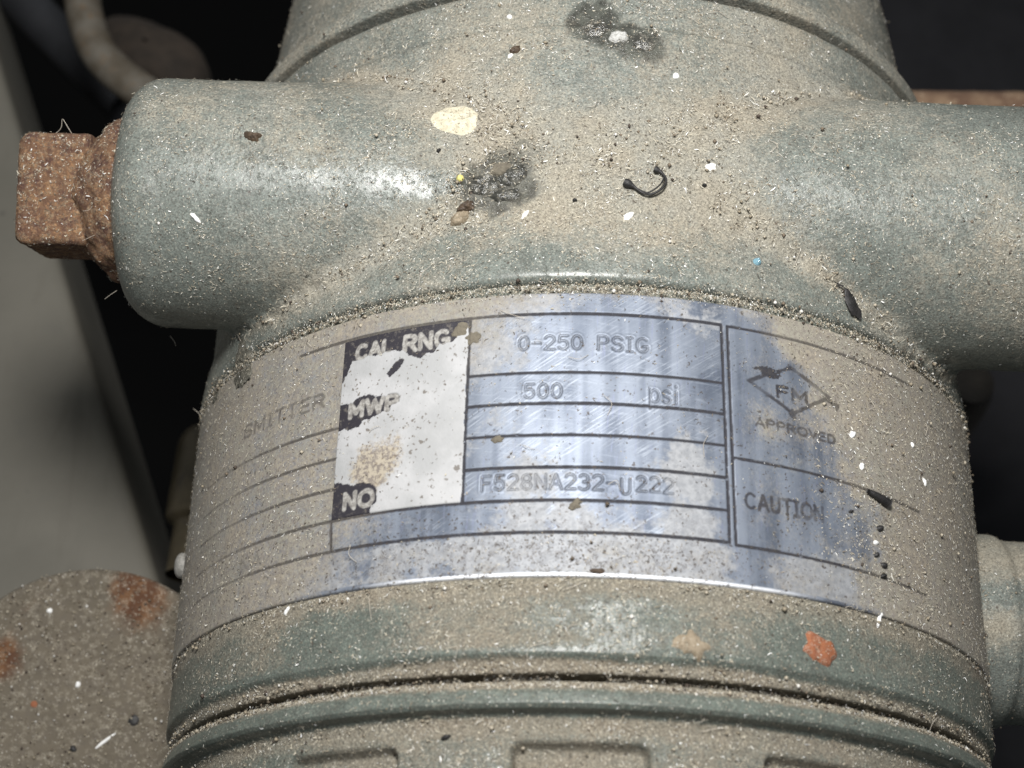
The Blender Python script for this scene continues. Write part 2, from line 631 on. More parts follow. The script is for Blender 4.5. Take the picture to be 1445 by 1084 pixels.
for _ in range(4):
    N = grad(sd_body, V)
    V = V - N * sd_body(V[:, 0], V[:, 1], V[:, 2])[:, None] * .9
dc, db = sd_parts(V[:, 0], V[:, 1], V[:, 2])
valley = np.exp(-((dc - db) / 1.7)**2)
lip = np.exp(-((V[:, 1] + 12.6) / 1.0)**2) * .0
# unevenness of the casting and crumbs of dirt lodged in the valleys
V = V + N * ((fbm(V, 9, 3, 3) - .5) * .45 + valley * (fbm(V, 1.6, 9, 2) - .3) * 1.1)[:, None]


def spot(P, px, py, r, surf=None, z=None):
    q = at_cyl(px, py) if z is None else at_z(px, py, z)
    return np.exp(-(((P - q)**2).sum(1)) / (r*r))


dust = .39 + .36*(fbm(V, 13, 5, 4) - .5) * 2 + .6*valley + .03*np.exp(-((V[:, 0])/22)**2)
dust *= sstep(-.25, .55, N[:, 2])
for px, py, r, a, z in ((1230, 500, 9, -.7, 30), (1180, 440, 5, -.5, 38), (480, 350, 7, -.5, 40), (300, 430, 9, -.7, 30), (200, 230, 6, -.5, 42),
                        (250, 330, 8, -.45, 44), (1180, 300, 9, -.35, 47), (1420, 230, 12, -.3, 40), (770, 388, 4, -1.0, 54.5),
                        (700, 395, 3, -.6, 54), (860, 392, 5, -.6, 55), (950, 400, 4, -.6, 54), (560, 60, 6, -.3, 54), (880, 230, 14, .25, 55),
                        (640, 120, 9, .35, 54), (1120, 130, 8, .45, 50), (560, 130, 5, .3, 51), (430, 380, 6, .25, 44), (880, 360, 12, .25, 55), (1100, 60, 9, .3, 50)):
    q = at_z(px, py, z)
    dust += a * np.exp(-((V - q)**2).sum(1) / (r*r))
strip = np.exp(-((V[:, 1] - 1.6 - (V[:, 0] + 26)*.02)/1.7)**2) * sstep(-56, -46, V[:, 0]) * sstep(-14, -18, V[:, 0]) * (V[:, 2] > 42)
dust -= strip*(.55 + .5*fbm(V, 2.5, 99, 3))
stain = np.zeros(len(V))
for px, py, r_, a, z in ((838, 30, 3.6, 1, 54.2), (858, 50, 2.6, .9, 54.2), (850, 22, 2.6, .9, 54.2), (905, 62, 3.2, .95, 54.2), (890, 48, 2.4, .8, 54.2), (920, 75, 2, .7, 54.2),
                         (680, 262, 3.4, 1, 53), (715, 245, 3.6, 1, 53.5), (728, 262, 3.0, .9, 53.5), (700, 280, 2.6, .9, 53), (742, 215, 3, .45, 53.5), (662, 285, 1.8, .7, 53)):
    q = at_z(px, py, z)
    stain = np.maximum(stain, a*np.exp(-(((V - q)**2).sum(1)/(r_*r_))**1.6))
stain = sstep(.22, .62, stain + (fbm(V, 1.2, 101, 4) - .5)*.7)
BODY_V, BODY_F, BODY_N = V, F, N
body = mk('housing', V, F, M['paint'], TR, attrs={'dust': dust, 'stain': stain})

# ---- turned surfaces of revolution
TH_FINE = np.radians(np.concatenate([np.arange(-180, -100, 2.0), np.arange(-100, 100, .3), np.arange(100, 180, 2.0)]))


def rnd_profile(pts, n=6):
    """pts: (y, R, fillet)"""
    out = []
    for i, p in enumerate(pts):
        if i in (0, len(pts)-1) or p[2] <= 0:
            out.append(p[:2])
            continue
        a, b, c = np.array(pts[i-1][:2]), np.array(p[:2]), np.array(pts[i+1][:2])
        u, w = a - b, c - b
        lu, lw = np.linalg.norm(u), np.linalg.norm(w)
        f = min(p[2], lu*.45, lw*.45)
        A, B = b + u/lu*f, b + w/lw*f
        for t in np.linspace(0, 1, n):
            out.append(tuple((1-t)**2*A + 2*t*(1-t)*b + t*t*B))
    return out


def densify(pr, st):
    o = [pr[0]]
    for a, b in zip(pr[:-1], pr[1:]):
        d = math.hypot(b[0]-a[0], b[1]-a[1])
        n = max(1, int(d/st))
        for k in range(1, n+1):
            o.append((a[0] + (b[0]-a[0])*k/n, a[1] + (b[1]-a[1])*k/n))
    return o


def lathe(profile, th=TH_FINE, mod=None, wrap=True):
    pr = np.array(profile)
    T, Y = np.meshgrid(th, pr[:, 0], indexing='ij')
    R = np.broadcast_to(pr[:, 1], T.shape).copy()
    if mod is not None: R = mod(T, Y, R)
    P = np.stack([R*np.sin(T), Y, R*np.cos(T)], -1).reshape(-1, 3)
    return P, grid_faces(len(th), len(pr), wrap), T.ravel(), R.ravel()


prof = densify(rnd_profile([(-11, 53.6, 0), (-13.2, 54.3, 0), (-48.7, 54.45, 0), (-49.0, 54.75, .2), (-57.3, 54.85, .22), (-58.1, 54.05, .5), (-59.25, 53.7, .3), (-59.3, 50.0, 0)]), .5)
def pad(T, Y, R):
    s_ = T*54.8
    return R + .22*sstep(3.6, 4.1, s_)*sstep(13, 12, s_)*sstep(-53.2, -53.8, Y)*(Y > -57.0)


V, F, T, R = lathe(prof, mod=pad)
n = (fbm(V, 2.0, 21, 3) - .5) * .7 * np.exp(-((V[:, 1] + 59.0)/.7)**2)
V[:, 0] += n*np.sin(T)
V[:, 2] += n*np.cos(T)
dust = .42 + .5*(fbm(V, 13, 8, 3) - .5)*2*.7
dust += .75*np.exp(-((V[:, 1] + 49.4)/1.6)**2) + .9*np.exp(-((V[:, 1] + 58.7)/.8)**2) - .75*np.exp(-((V[:, 1] + 57.3)/.6)**2) * sstep(.2, .45, vn(V, 12, 4))
dust -= .2*spot(V, 900, 900, 4) + .45*spot(V, 1130, 955, 6) + .4*spot(V, 450, 900, 6) + .3*spot(V, 1300, 940, 8)
dust += .35*spot(V, 690, 870, 10) + .4*spot(V, 1280, 900, 5)
LOW_V, LOW_F = V, F
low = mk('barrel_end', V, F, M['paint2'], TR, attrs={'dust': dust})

# ---- screw-on front cover with a raised rim and wrench pockets
POCK = [math.radians(-2.0 + 30.0*k) for k in range(-6, 6)]


def pockets(T, Y, R):
    d = np.zeros_like(R)
    for c in POCK:
        dt = (T - c + math.pi) % (2*math.pi) - math.pi
        s = np.abs(dt) * 52.6
        u = np.maximum(s - 7.4 + 1.2, 0)
        w = np.maximum(Y + 66.4 + 1.2, 0)
        e = np.sqrt(u*u + w*w) - 1.2
        d = np.maximum(d, 1 - sstep(-.55, .25, e))
        # low rounded welt along the pocket sides
        d = np.where((Y < -66.8), d - .26*np.exp(-((s - 8.4)/.35)**2), d)
    return R - d*1.7


prof = densify(rnd_profile([(-60.0, 50.0, 0), (-60.05, 53.5, .25), (-61.2, 54.7, .5), (-62.75, 55.1, .16), (-63.2, 54.6, .2), (-63.5, 53.1, .5), (-64.6, 52.75, .5), (-78, 52.2, 0), (-79, 51.0, 0), (-79, 20, 0)]), .28)
V, F, T, R = lathe(prof, np.radians(np.concatenate([np.arange(-180, -80, 2.0), np.arange(-80, 80, .22), np.arange(80, 180, 2.0)])), mod=pockets)
n = (fbm(V, 1.5, 31, 3) - .4) * .8 * np.exp(-((V[:, 1] + 60.4)/.5)**2)
V[:, 0] += n*np.sin(T)
V[:, 2] += n*np.cos(T)
rec = (R < 52.0) & (V[:, 1] < -66)
dust = .45 + .35*(fbm(V, 11, 12, 3) - .5)*2 + .35*rec + .5*np.exp(-((V[:, 1] + 64.6)/1.1)**2) + .8*np.exp(-((V[:, 1] + 60.6)/.5)**2)
dust -= .75*np.exp(-((V[:, 1] + 62.2)/.9)**2) + .8*np.exp(-((V[:, 1] + 63.4)/.35)**2)
COV_V, COV_F = V, F
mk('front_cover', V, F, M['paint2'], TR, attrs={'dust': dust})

# ---- rear cover beyond the upper seam
prof = densify(rnd_profile([(31.2, 49.5, 0), (33.0, 49.8, 0), (33.1, 53.9, .5), (35.4, 54.0, .6), (36.6, 51.2, .6), (52, 49.4, 0), (75, 46.5, 2), (78, 30, 0)]), .5)
V, F, T, R = lathe(prof)
dust = .55 + .4*(fbm(V, 10, 14, 3) - .5)*2 + .5*np.exp(-((V[:, 1] - 36.8)/.8)**2)
REAR_V, REAR_F = V, F
mk('rear_cover', V, F, M['paint'], TR, attrs={'dust': dust})

# ---- stroke font ------------------------------------------------------------
def arc(cx, cy, rx, ry, a0, a1, n=14):
    a = np.radians(np.linspace(a0, a1, n))
    return [(cx + rx*math.cos(t), cy + ry*math.sin(t)) for t in a]


FONT = {
    '0': (.62, [arc(.31, .5, .27, .5, 0, 360, 22)]), 'O': (.8, [arc(.4, .5, .38, .5, 0, 360, 24)]),
    '2': (.62, [arc(.31, .72, .27, .28, 160, -25, 12) + [(.04, 0), (.60, 0)]]),
    '3': (.62, [arc(.28, .75, .25, .25, 150, -90, 12) + arc(.28, .26, .30, .27, 90, -150, 12)]),
    '5': (.62, [[(.56, 1), (.12, 1), (.07, .56)] + arc(.29, .33, .28, .32, 130, -150, 14)]),
    '8': (.62, [arc(.31, .75, .23, .25, 0, 360, 16), arc(.31, .26, .28, .26, 0, 360, 18)]),
    '-': (.55, [[(.06, .48), (.48, .48)]]),
    'P': (.66, [[(.05, 0), (.05, 1), (.35, 1)] + arc(.35, .74, .24, .26, 90, -90, 10) + [(.05, .48)]]),
    'S': (.66, [arc(.32, .75, .27, .25, 20, 270, 12) + arc(.32, .25, .29, .25, 90, -160, 12)]),
    'I': (.40, [[(.2, 0), (.2, 1)], [(.05, 1), (.35, 1)], [(.05, 0), (.35, 0)]]),
    'i': (.28, [[(.14, 0), (.14, .68)], [(.14, .9), (.14, .97)]]),
    'G': (.74, [arc(.38, .5, .34, .5, 50, 330, 18) + [(.68, .42), (.42, .42)]]),
    'C': (.74, [arc(.38, .5, .34, .5, 48, 312, 18)]),
    'F': (.60, [[(.05, 0), (.05, 1), (.55, 1)], [(.05, .52), (.46, .52)]]),
    'E': (.60, [[(.55, 0), (.05, 0), (.05, 1), (.55, 1)], [(.05, .52), (.48, .52)]]),
    'N': (.70, [[(.05, 0), (.05, 1), (.62, 0), (.62, 1)]]),
    'M': (.80, [[(.05, 0), (.05, 1), (.39, .25), (.73, 1), (.73, 0)]]),
    'W': (.92, [[(.02, 1), (.22, 0), (.46, .9), (.70, 0), (.90, 1)]]),
    'A': (.70, [[(.02, 0), (.35, 1), (.68, 0)], [(.14, .34), (.56, .34)]]),
    'U': (.68, [[(.05, 1), (.05, .3)] + arc(.32, .3, .27, .30, 180, 360, 10) + [(.59, 1)]]),
    'L': (.56, [[(.05, 1), (.05, 0), (.52, 0)]]),
    'R': (.68, [[(.05, 0), (.05, 1), (.36, 1)] + arc(.36, .75, .24, .25, 90, -90, 10) + [(.05, .5)], [(.34, .5), (.63, 0)]]),
    'T': (.64, [[(.02, 1), (.62, 1)], [(.32, 1), (.32, 0)]]),
    'V': (.68, [[(.02, 1), (.34, 0), (.66, 1)]]),
    'D': (.70, [[(.05, 0), (.05, 1), (.30, 1)] + arc(.30, .5, .34, .5, 90, -90, 12) + [(.05, 0)]]),
    'p': (.60, [[(.05, -.35), (.05, .68)], arc(.30, .34, .25, .34, 0, 360, 16)]),
    's': (.50, [arc(.25, .51, .20, .17, 25, 270, 8) + arc(.25, .17, .21, .17, 90, -155, 8)]),
    ' ': (.55, []),
}


def text_segs(txt, s0, s1, y, h, slope=0.0, jitter=0.0):
    w = sum(FONT[c][0] for c in txt) + .16*(len(txt) - 1)
    k = (s1 - s0) / w
    x = 0
    segs = []
    r = random.Random(len(txt) * 7 + 3)
    for c in txt:
        jy = (r.random() - .5) * jitter
        for pl in FONT[c][1]:
            P = [(s0 + (x + a)*k, y + b*h + jy + slope*(x + a)*k) for a, b in pl]
            segs += list(zip(P[:-1], P[1:]))
        x += FONT[c][0] + .16
    return segs


def raster(D, Sx, Yy, segs, pad=1.2):
    for (a, b) in segs:
        i0 = np.searchsorted(Sx, min(a[0], b[0]) - pad)
        i1 = np.searchsorted(Sx, max(a[0], b[0]) + pad)
        j0 = np.searchsorted(Yy, min(a[1], b[1]) - pad)
        j1 = np.searchsorted(Yy, max(a[1], b[1]) + pad)
        if i1 <= i0 or j1 <= j0: continue
        X, Y = np.meshgrid(Sx[i0:i1], Yy[j0:j1], indexing='ij')
        dx, dy = b[0]-a[0], b[1]-a[1]
        t = np.clip(((X-a[0])*dx + (Y-a[1])*dy) / (dx*dx + dy*dy + 1e-12), 0, 1)
        d = np.hypot(X - a[0] - t*dx, Y - a[1] - t*dy)
        D[i0:i1, j0:j1] = np.minimum(D[i0:i1, j0:j1], d)
    return D


def inpoly(X, Y, poly):
    ins = np.zeros(X.shape, bool)
    n = len(poly)
    for i in range(n):
        x0, y0 = poly[i]
        x1, y1 = poly[(i+1) % n]
        c = (y0 > Y) != (y1 > Y)
        with np.errstate(divide='ignore', invalid='ignore'):
            xi = (x1 - x0)*(Y - y0)/(y1 - y0 + 1e-12) + x0
        ins ^= c & (X < xi)
    return ins


def ragged(S2, Y2, pxpoly, amp=.45, size=.8, seed=1):
    poly = [sy(*p) for p in pxpoly]
    P = np.stack([S2.ravel(), Y2.ravel(), np.zeros(S2.size)], 1)
    dx = ((fbm(P, size, seed, 3) - .5)*2*amp).reshape(S2.shape)
    dy = ((fbm(P, size, seed + 50, 3) - .5)*2*amp).reshape(S2.shape)
    return inpoly(S2 + dx, Y2 + dy, poly).astype(float)


# ---- nameplate ----------------------------------------------------------------
PR = 55.12
YT, YB = -14.2, -48.8
ROWS = [-16.9, -24.45, -28.35, -32.25, -36.15, -40.1, -43.85]
SL, SR = -32.5, -15.6            # printed block, left and right edges (arc mm)
Sx = np.concatenate([np.arange(-82, -52, .5), np.arange(-52, -34, .2), np.arange(-34, 32, .11), np.arange(32, 50, .25), np.arange(50, 82.1, .5)])
Yy = np.concatenate([[YB - .16, YB - .12, YB - .04], np.arange(YB + .05, YT, .11), [YT + .06, YT + .12]])
edge_drop = np.zeros(len(Yy))
edge_drop[:] = .03*np.exp(-(Yy - YB)/.13)
edge_drop[:3] = [.75, .30, .08]
edge_drop[-2:] = [.10, .55]
D = np.full((len(Sx), len(Yy)), 9.0)
S2, Y2 = np.meshgrid(Sx, Yy, indexing='ij')
lines = []
for i, y in enumerate(ROWS):
    x0 = SR if i not in (0, 6) else SL
    lines.append(((x0, y), (14.2, y)))
lines += [((SR, ROWS[0]), (SR, ROWS[5])), ((14.2, ROWS[0]), (14.5, ROWS[6])), ((SL, ROWS[5]), (SL + .3, ROWS[6])), ((SL, ROWS[5]), (SR, ROWS[5]))]
for y in ROWS[2:]:
    lines.append(((-62, y - .1), (SL, y)))
lines += [((-40, ROWS[0]), (SL, ROWS[0]))]
lines += [((14.95, -16.95), (15.25, -44.05)), ((14.95, -16.95), (44, -16.9)), ((15.1, -33.6), (44, -33.9)), ((15.25, -44.05), (44, -44.3))]
Dl = raster(D.copy(), Sx, Yy, lines, 1.0)
P3 = np.stack([S2.ravel(), Y2.ravel(), np.zeros(S2.size)], 1)
wob = ((fbm(P3, .5, 77, 2) - .5) * .09).reshape(S2.shape)
ink = 1 - sstep(.15, .24, Dl + wob)
line_groove = (1 - sstep(.02, .22, Dl)) * .10
# fade of the printed lines towards the dusty left end
fade = sstep(-56, -38, S2)
ink *= np.where(S2 < SL, .35 + .65*fade, 1)


def span(p0, p1):
    a, b = sy(*p0), sy(*p1)
    return a[0], b[0], a[1]


eng = []
s0, s1, y = span((731, 494), (916, 497))
eng += text_segs('0-250 PSIG', s0, s1, y, 1.75, -.004, .12)
s0, s1, y = span((739, 562), (793, 563))
eng += text_segs('500', s0, s1, y, 1.75)
s0, s1, y = span((917, 567), (958, 569))
eng += text_segs('psi', s0, s1, y, 2.3)
s0, s1, y = span((678, 693), (951, 694))
eng += text_segs('F528NA232-', s0, s0 + (s1-s0)*.70, y, 1.75, 0, .15)
eng += text_segs('U', s0 + (s1-s0)*.725, s0 + (s1-s0)*.78, y - .45, 1.8)
eng += text_segs('222', s0 + (s1-s0)*.805, s1, y, 1.75, 0, .1)
De = raster(D.copy(), Sx, Yy, eng)
groove = (1 - sstep(.02, .14, De)) * .10
lipe = np.exp(-((De - .32)/.09)**2) * .03
ink = np.maximum(ink, .68*np.exp(-((De - .10)/.05)**2))

prt = []
s0, s1, y = span((1052, 716), (1162, 731))
prt_caution = text_segs('CAUTION', s0, s1, y, 1.75, 0.0)
a = sy(1096, 559)
prt_fm = text_segs('FM', a[0], a[0] + 4.3, a[1], 1.35)
a, b = sy(1066, 601), sy(1180, 612)
prt_app = text_segs('APPROVED', a[0], b[0] - .2, a[1], .98)
a, b = sy(345, 612), sy(458, 573)
prt_mit = text_segs('SMITTER', a[0], b[0], b[1] - .05, 1.7)
a, b = sy(338, 808), sy(368, 798)
prt_na = text_segs('NA', a[0], b[0], a[1], 1.5)
dia = [sy(1056, 537), sy(1116, 519.5), sy(1170, 561), sy(1119, 584)]
dia = [(p[0], p[1]) for p in dia]
dseg = list(zip(dia, dia[1:] + dia[:1]))
for segs, wd, st in ((prt_caution, .20, .95), (prt_fm, .20, 1), (prt_app, .14, .9), (prt_mit, .18, .7), (prt_na, .15, .5), (dseg, .22, .95)):
    Dp = raster(D.copy(), Sx, Yy, segs)
    wear = sstep(.30, .50, fbm(P3, 1.5, 91, 3)).reshape(S2.shape)
    ink = np.maximum(ink, st * (1 - sstep(wd*.8, wd*1.4, Dp + wob*2)) * (.72 + .28*wear))
for pol, st in (([(1062, 517), (1080, 516), (1099, 524), (1098, 534), (1086, 533), (1070, 525)], 1.0), ([(1112, 580), (1121, 578), (1124, 592), (1117, 592)], .9),
                ([(1162, 556), (1176, 566), (1186, 573), (1180, 578), (1166, 568)], .9), ([(1056, 534), (1068, 536), (1064, 544)], .8)):
    ink = np.maximum(ink, st * ragged(S2, Y2, pol, .5, .7, 5))

# coverage of dirt: both wrapped flanks and the upper rim are dusty, the middle is rubbed clean
nz1 = fbm(P3, 9, 41, 4).reshape(S2.shape) - .5
nz2 = fbm(P3, 3, 43, 4).reshape(S2.shape) - .5
rb = 33.5 - 8.5*sstep(-36, -18, Y2) - 4*sstep(-24, -15, Y2)       # slanted dusty border on the right
pdust = sstep(-5.5, 3.0, S2 - rb + nz1*4 + nz2*6) * .95
pdust = np.maximum(pdust, .80*sstep(.25, -.25, S2 - SL + .2)*sstep(-44.6, -43.0, Y2))
pdust = np.maximum(pdust, .80*sstep(-24, -40, S2 + nz1*8 - (Y2 + 46)*.8))
pdust = np.maximum(pdust, .85*sstep(-17.6, -16.2, Y2 + nz2*1.5)*sstep(4, -22, S2 + nz1*14))
pdust = np.maximum(pdust, .90*sstep(-42, -50, S2 + nz1*8))
pdust = np.maximum(pdust, .9*sstep(-3.0, -.2, Y2 - YT + nz2*3.0) * sstep(-12, -26, S2 + nz1*6))
pdust = np.maximum(pdust, .38*sstep(-2.6, -.4, Y2 - YT + nz2*4.0))
pdust = np.maximum(pdust, .9*sstep(-5.5, -1.5, Y2 - YT + nz2*4.0) * sstep(12, 24, S2 + nz1*6))
pdust = np.maximum(pdust, (.20 + nz2*.8) * sstep(-43.5, -46, Y2))
pdust = np.maximum(pdust, (.24 + nz2*.5)*(1 - .8*(1-sstep(14.5, 20, S2))*sstep(SL-5, SL+5, S2)))
for px, py, r, a in ((1150, 600, 3.5, .45), (1080, 600, 2.5, .35), (1200, 700, 3, .3), (1140, 460, 4, .6)):
    s_, y_ = sy(px, py)
    pdust += a*np.exp(-((S2 - s_)**2 + (Y2 - y_)**2)/r**2)
oxide = .15 + nz1*.9 + nz2*.9
oxide += .45*sstep(-43.0, -45, Y2) + .25*sstep(-40, -41, Y2) + .35*sstep(-18.5, -16, Y2)
for px, py, r, a in ((690, 500, 4, .45), (960, 620, 3, .35), (980, 655, 4, .5), (760, 650, 5, .35), (990, 470, 4, .30), (760, 690, 6, .4), (980, 690, 4, .4),
                     (880, 530, 7, -.4), (930, 590, 5, -.35), (800, 600, 5, -.3), (960, 520, 5, -.4), (1080, 480, 4, -.2), (1120, 680, 8, -.45), (1060, 760, 4, -.6), (880, 650, 3, -.35), (700, 480, 2, .3)):
    s_, y_ = sy(px, py)
    oxide += a*np.exp(-((S2 - s_)**2 + (Y2 - y_)**2)/r**2)

eb = sstep(YB + .45, YB + .2, Y2)
pdust *= 1 - .8*eb*sstep(-30, -24, S2)*sstep(26, 20, S2); oxide -= .6*eb
Rp = PR + np.zeros_like(S2) - groove - line_groove + lipe - edge_drop[None, :]
Rp += ((fbm(P3, 6, 61, 2) - .5)*.10).reshape(S2.shape)
ang = S2 / PR
V = np.stack([Rp*np.sin(ang), Y2, Rp*np.cos(ang)], -1).reshape(-1, 3)
PL_V, PL_F = V, grid_faces(len(Sx), len(Yy))[:, ::-1]
PL_F = grid_faces(len(Sx), len(Yy))
plate = mk('nameplate', V, PL_F, M['plate'], TR, attrs={'dust': pdust.ravel(), 'ink': ink.ravel(), 'oxide': oxide.ravel(), 'clean': (1-pdust).ravel(), 'edge': (sstep(YB + .34, YB + .2, Y2)*sstep(-30, -20, S2)*sstep(27, 18, S2)).ravel(), 'scratch': (sstep(17, 11, S2 + nz1*6)*(.35 + .65*sstep(-.15, .15, nz1 + .25*np.exp(-((S2 + 9)/7)**2 - ((Y2 + 31)/5)**2)))).ravel() + .08, 'speck': np.clip(1.0*sstep(-42, -46, Y2)*np.exp(-((S2 + 4)/22)**2) + .45*sstep(-34, -41, Y2)*sstep(16, -6, S2) + .12 + nz2*.6, 0, 1).ravel()})

# ---- printed block on the plate ------------------------------------------------
bs = np.arange(SL + .02, SR - .05, .1)
by = np.arange(ROWS[5] + .10, ROWS[0] - .08, .1)
B2, C2 = np.meshgrid(bs, by, indexing='ij')
Q3 = np.stack([B2.ravel(), C2.ravel(), np.zeros(B2.size)], 1)
black = np.maximum.reduce([
    ragged(B2, C2, [(470, 462), (700, 420), (661, 458), (648, 468), (640, 482), (622, 486), (608, 498), (590, 505), (572, 499), (556, 493), (540, 500), (522, 503), (498, 512), (487, 538), (478, 545)], .35, .8, 3),
    ragged(B2, C2, [(470, 572), (498, 570), (507, 562), (523, 557), (534, 561), (545, 558), (562, 557), (564, 566), (553, 571), (546, 580), (530, 588), (514, 593), (505, 603), (494, 607), (470, 611)], .30, .7, 4),
    ragged(B2, C2, [(465, 682), (482, 683), (497, 686), (512, 680), (525, 684), (531, 690), (532, 708), (524, 714), (521, 728), (465, 737)], .28, .7, 6),
    ragged(B2, C2, [(545, 527), (555, 515), (563, 507), (571, 508), (565, 518), (555, 529), (549, 533)], .20, .5, 8)])
Dt = np.full(B2.shape, 9.0)
a, b = sy(500, 511), sy(632, 488)
a2 = sy(570, 496)
c0, c1 = sy(503, 508)[0], sy(552, 500)[0]
r0, r1 = sy(570, 496)[0], sy(634, 485)[0]
Dt = raster(Dt, bs, by, text_segs('CAL', c0, c1, sy(527, 503)[1], 1.75))
Dt = raster(Dt, bs, by, text_segs('RNG', r0, r1, sy(600, 492)[1], 1.95))
Dt = raster(Dt, bs, by, text_segs('MWP', sy(493, 588)[0], sy(562, 577)[0], sy(525, 583)[1], 1.75))
Dt = raster(Dt, bs, by, text_segs('NO', sy(485, 718)[0], sy(526, 712)[0], sy(505, 716)[1], 1.85))
letter = 1 - sstep(.24, .36, Dt + ((fbm(Q3, .6, 5, 2) - .5)*.16).reshape(B2.shape))
letter *= black
# loose end of the P stays grey on white
Dp_ = raster(np.full(B2.shape, 9.0), bs, by, text_segs('P', sy(547, 578)[0], sy(562, 577)[0], sy(525, 583)[1], 1.75))
pm = (1 - sstep(.22, .34, Dp_)) * (1 - black)
black = np.maximum(black, pm)
letter = np.maximum(letter, pm*.75)
bd = .12 + (fbm(Q3, 4, 33, 4).reshape(B2.shape) - .5)*.8
for px, py, r, a in ((545, 645, 3.2, .75), (525, 670, 2.6, .7), (500, 640, 3, .25), (560, 615, 2, .25), (500, 520, 2.5, .15), (510, 660, 2, .35)):
    s_, y_ = sy(px, py)
    bd += a*np.exp(-((B2 - s_)**2 + (C2 - y_)**2)/r**2)
Rb = PR + .10 + np.zeros_like(B2) - (black > .5)*.05
Rb += ((fbm(Q3, 5, 62, 2) - .5)*.06).reshape(B2.shape)
# chipped outline
P_edge = ((fbm(Q3, 1.0, 71, 3) - .5)*.5).reshape(B2.shape)
keep = (B2 + P_edge < SR - .1)
ang = B2 / PR
Rb = np.where(keep, Rb, PR - .25)
Rb[:, 0] -= .2; Rb[:, -1] -= .2; Rb[0, :] -= .2; Rb[-1, :] -= .2
V = np.stack([Rb*np.sin(ang), C2, Rb*np.cos(ang)], -1).reshape(-1, 3)
mk('print_block', V, grid_faces(len(bs), len(by)), M['block'], plate, attrs={'black': black.ravel(), 'letter': letter.ravel(), 'dust': bd.ravel()})


# ---- drive screws at both plate ends ---------------------------------------------
def dome(c, n, r, h, rings=6, seg=20):
    n = n / np.linalg.norm(n)
    u = np.cross(n, [0, 1, 0])
    u /= np.linalg.norm(u)
    w = np.cross(n, u)
    V = [c + n*h]
    F = []
    for i in range(1, rings+1):
        t = i/rings
        rr, hh = r*math.sin(t*math.pi/2), h*math.cos(t*math.pi/2)**.6 if t < 1 else -.4
        for k in range(seg):
            a = 2*math.pi*k/seg
            V.append(c + u*rr*math.cos(a) + w*rr*math.sin(a) + n*hh)
    for k in range(seg):
        F.append((0, 1+k, 1+(k+1) % seg))
    for i in range(rings-1):
        for k in range(seg):
            a, b = 1+i*seg+k, 1+i*seg+(k+1) % seg
            F.append((a, a+seg, b+seg, b))
    return np.array(V), F


for an, yy in ((-78.5, -34.3), (75.0, -34.6)):
    t = math.radians(an)
    nrm = np.array([math.sin(t), 0, math.cos(t)])
    V, F = dome(nrm*55.0 + np.array([0, yy, 0]), nrm, 1.8, 1.4)
    mk('drive_screw', V, F, M['screw'], plate)

# ---- rusty square-headed pipe plug in the left boss --------------------------------
ya = boss_axis(-66)
def rrect(h, r, n=5):
    o = []
    for cx, cy, a0 in ((h-r, h-r, 0), (-h+r, h-r, 90), (-h+r, -h+r, 180), (h-r, -h+r, 270)):
        for t in np.linspace(0, 90, n):
            a = math.radians(a0 + t)
            o.append((cx + r*math.cos(a), cy + r*math.sin(a)))
    return o
def sect(x, h, r, tilt=21):
    o = rrect(h, r, 8)
    c, s_ = math.cos(math.radians(tilt)), math.sin(math.radians(tilt))
    return [(x, ya + PLO[0] + a*c - b*s_, BZ + PLO[1] + a*s_ + b*c) for a, b in o]
PLO = (.6, -.5)
def crust(V, amp, size, seed):
    C = np.array([0, ya, BZ])
    d = V - C
    d[:, 0] *= .2
    d /= np.linalg.norm(d, axis=1)[:, None] + 1e-6
    return V + d*((fbm(V, size, seed, 3) - .5)*2*amp)[:, None]
xs = [-75.2, -74.9, -74.3] + list(np.linspace(-73.7, -66.2, 26)) + [-65.8]
hs = [5.6, 6.7, 7.2] + [7.35]*26 + [7.3]
rows = [sect(x, h, min(1.3, h*.3)) for x, h in zip(xs, hs)]
n_ = len(rows[0])
rows2 = []
for r_ in rows:                                    # resample the square outline more finely
    r_ = np.array(r_)
    rows2.append(np.concatenate([np.linspace(r_[i], r_[(i+1) % n_], 1 if i % 8 != 7 else 16, endpoint=False) for i in range(n_)]))
m_ = len(rows2[0])
V = crust(np.concatenate(rows2), .24, 1.3, 51)
F = [(i*m_+j, i*m_+(j+1) % m_, (i+1)*m_+(j+1) % m_, (i+1)*m_+j) for i in range(len(rows2)-1) for j in range(m_)] + [tuple(range(m_))[::-1], tuple(range((len(rows2)-1)*m_, len(rows2)*m_))]
PH_V, PH_F = V, F
plug = mk('pipe_plug', V, F, M['rust'], TR)
plug['label'] = 'rusty square plug screwed into the end of the left port'
xs = np.linspace(-67.3, -60.3, 18)
rs = np.interp(xs, [-67.3, -66.3, -64.9, -63.7, -62.6, -61.7, -60.3], [7.0, 7.9, 9.2, 10.3, 10.9, 11.1, 10.3])
a = np.linspace(0, 2*math.pi, 90, endpoint=False)
V = np.concatenate([np.stack([np.full(90, x), ya + r*np.sin(a), BZ + r*np.cos(a)], 1) for x, r in zip(xs, rs)])
V = crust(V, .75, 1.8, 57)
F = [(i*90+j, i*90+(j+1) % 90, (i+1)*90+(j+1) % 90, (i+1)*90+j) for i in range(17) for j in range(90)]
PN_V, PN_F = V, F
mk('threaded_neck', V, [f[::-1] for f in F], M['rust'], plug)

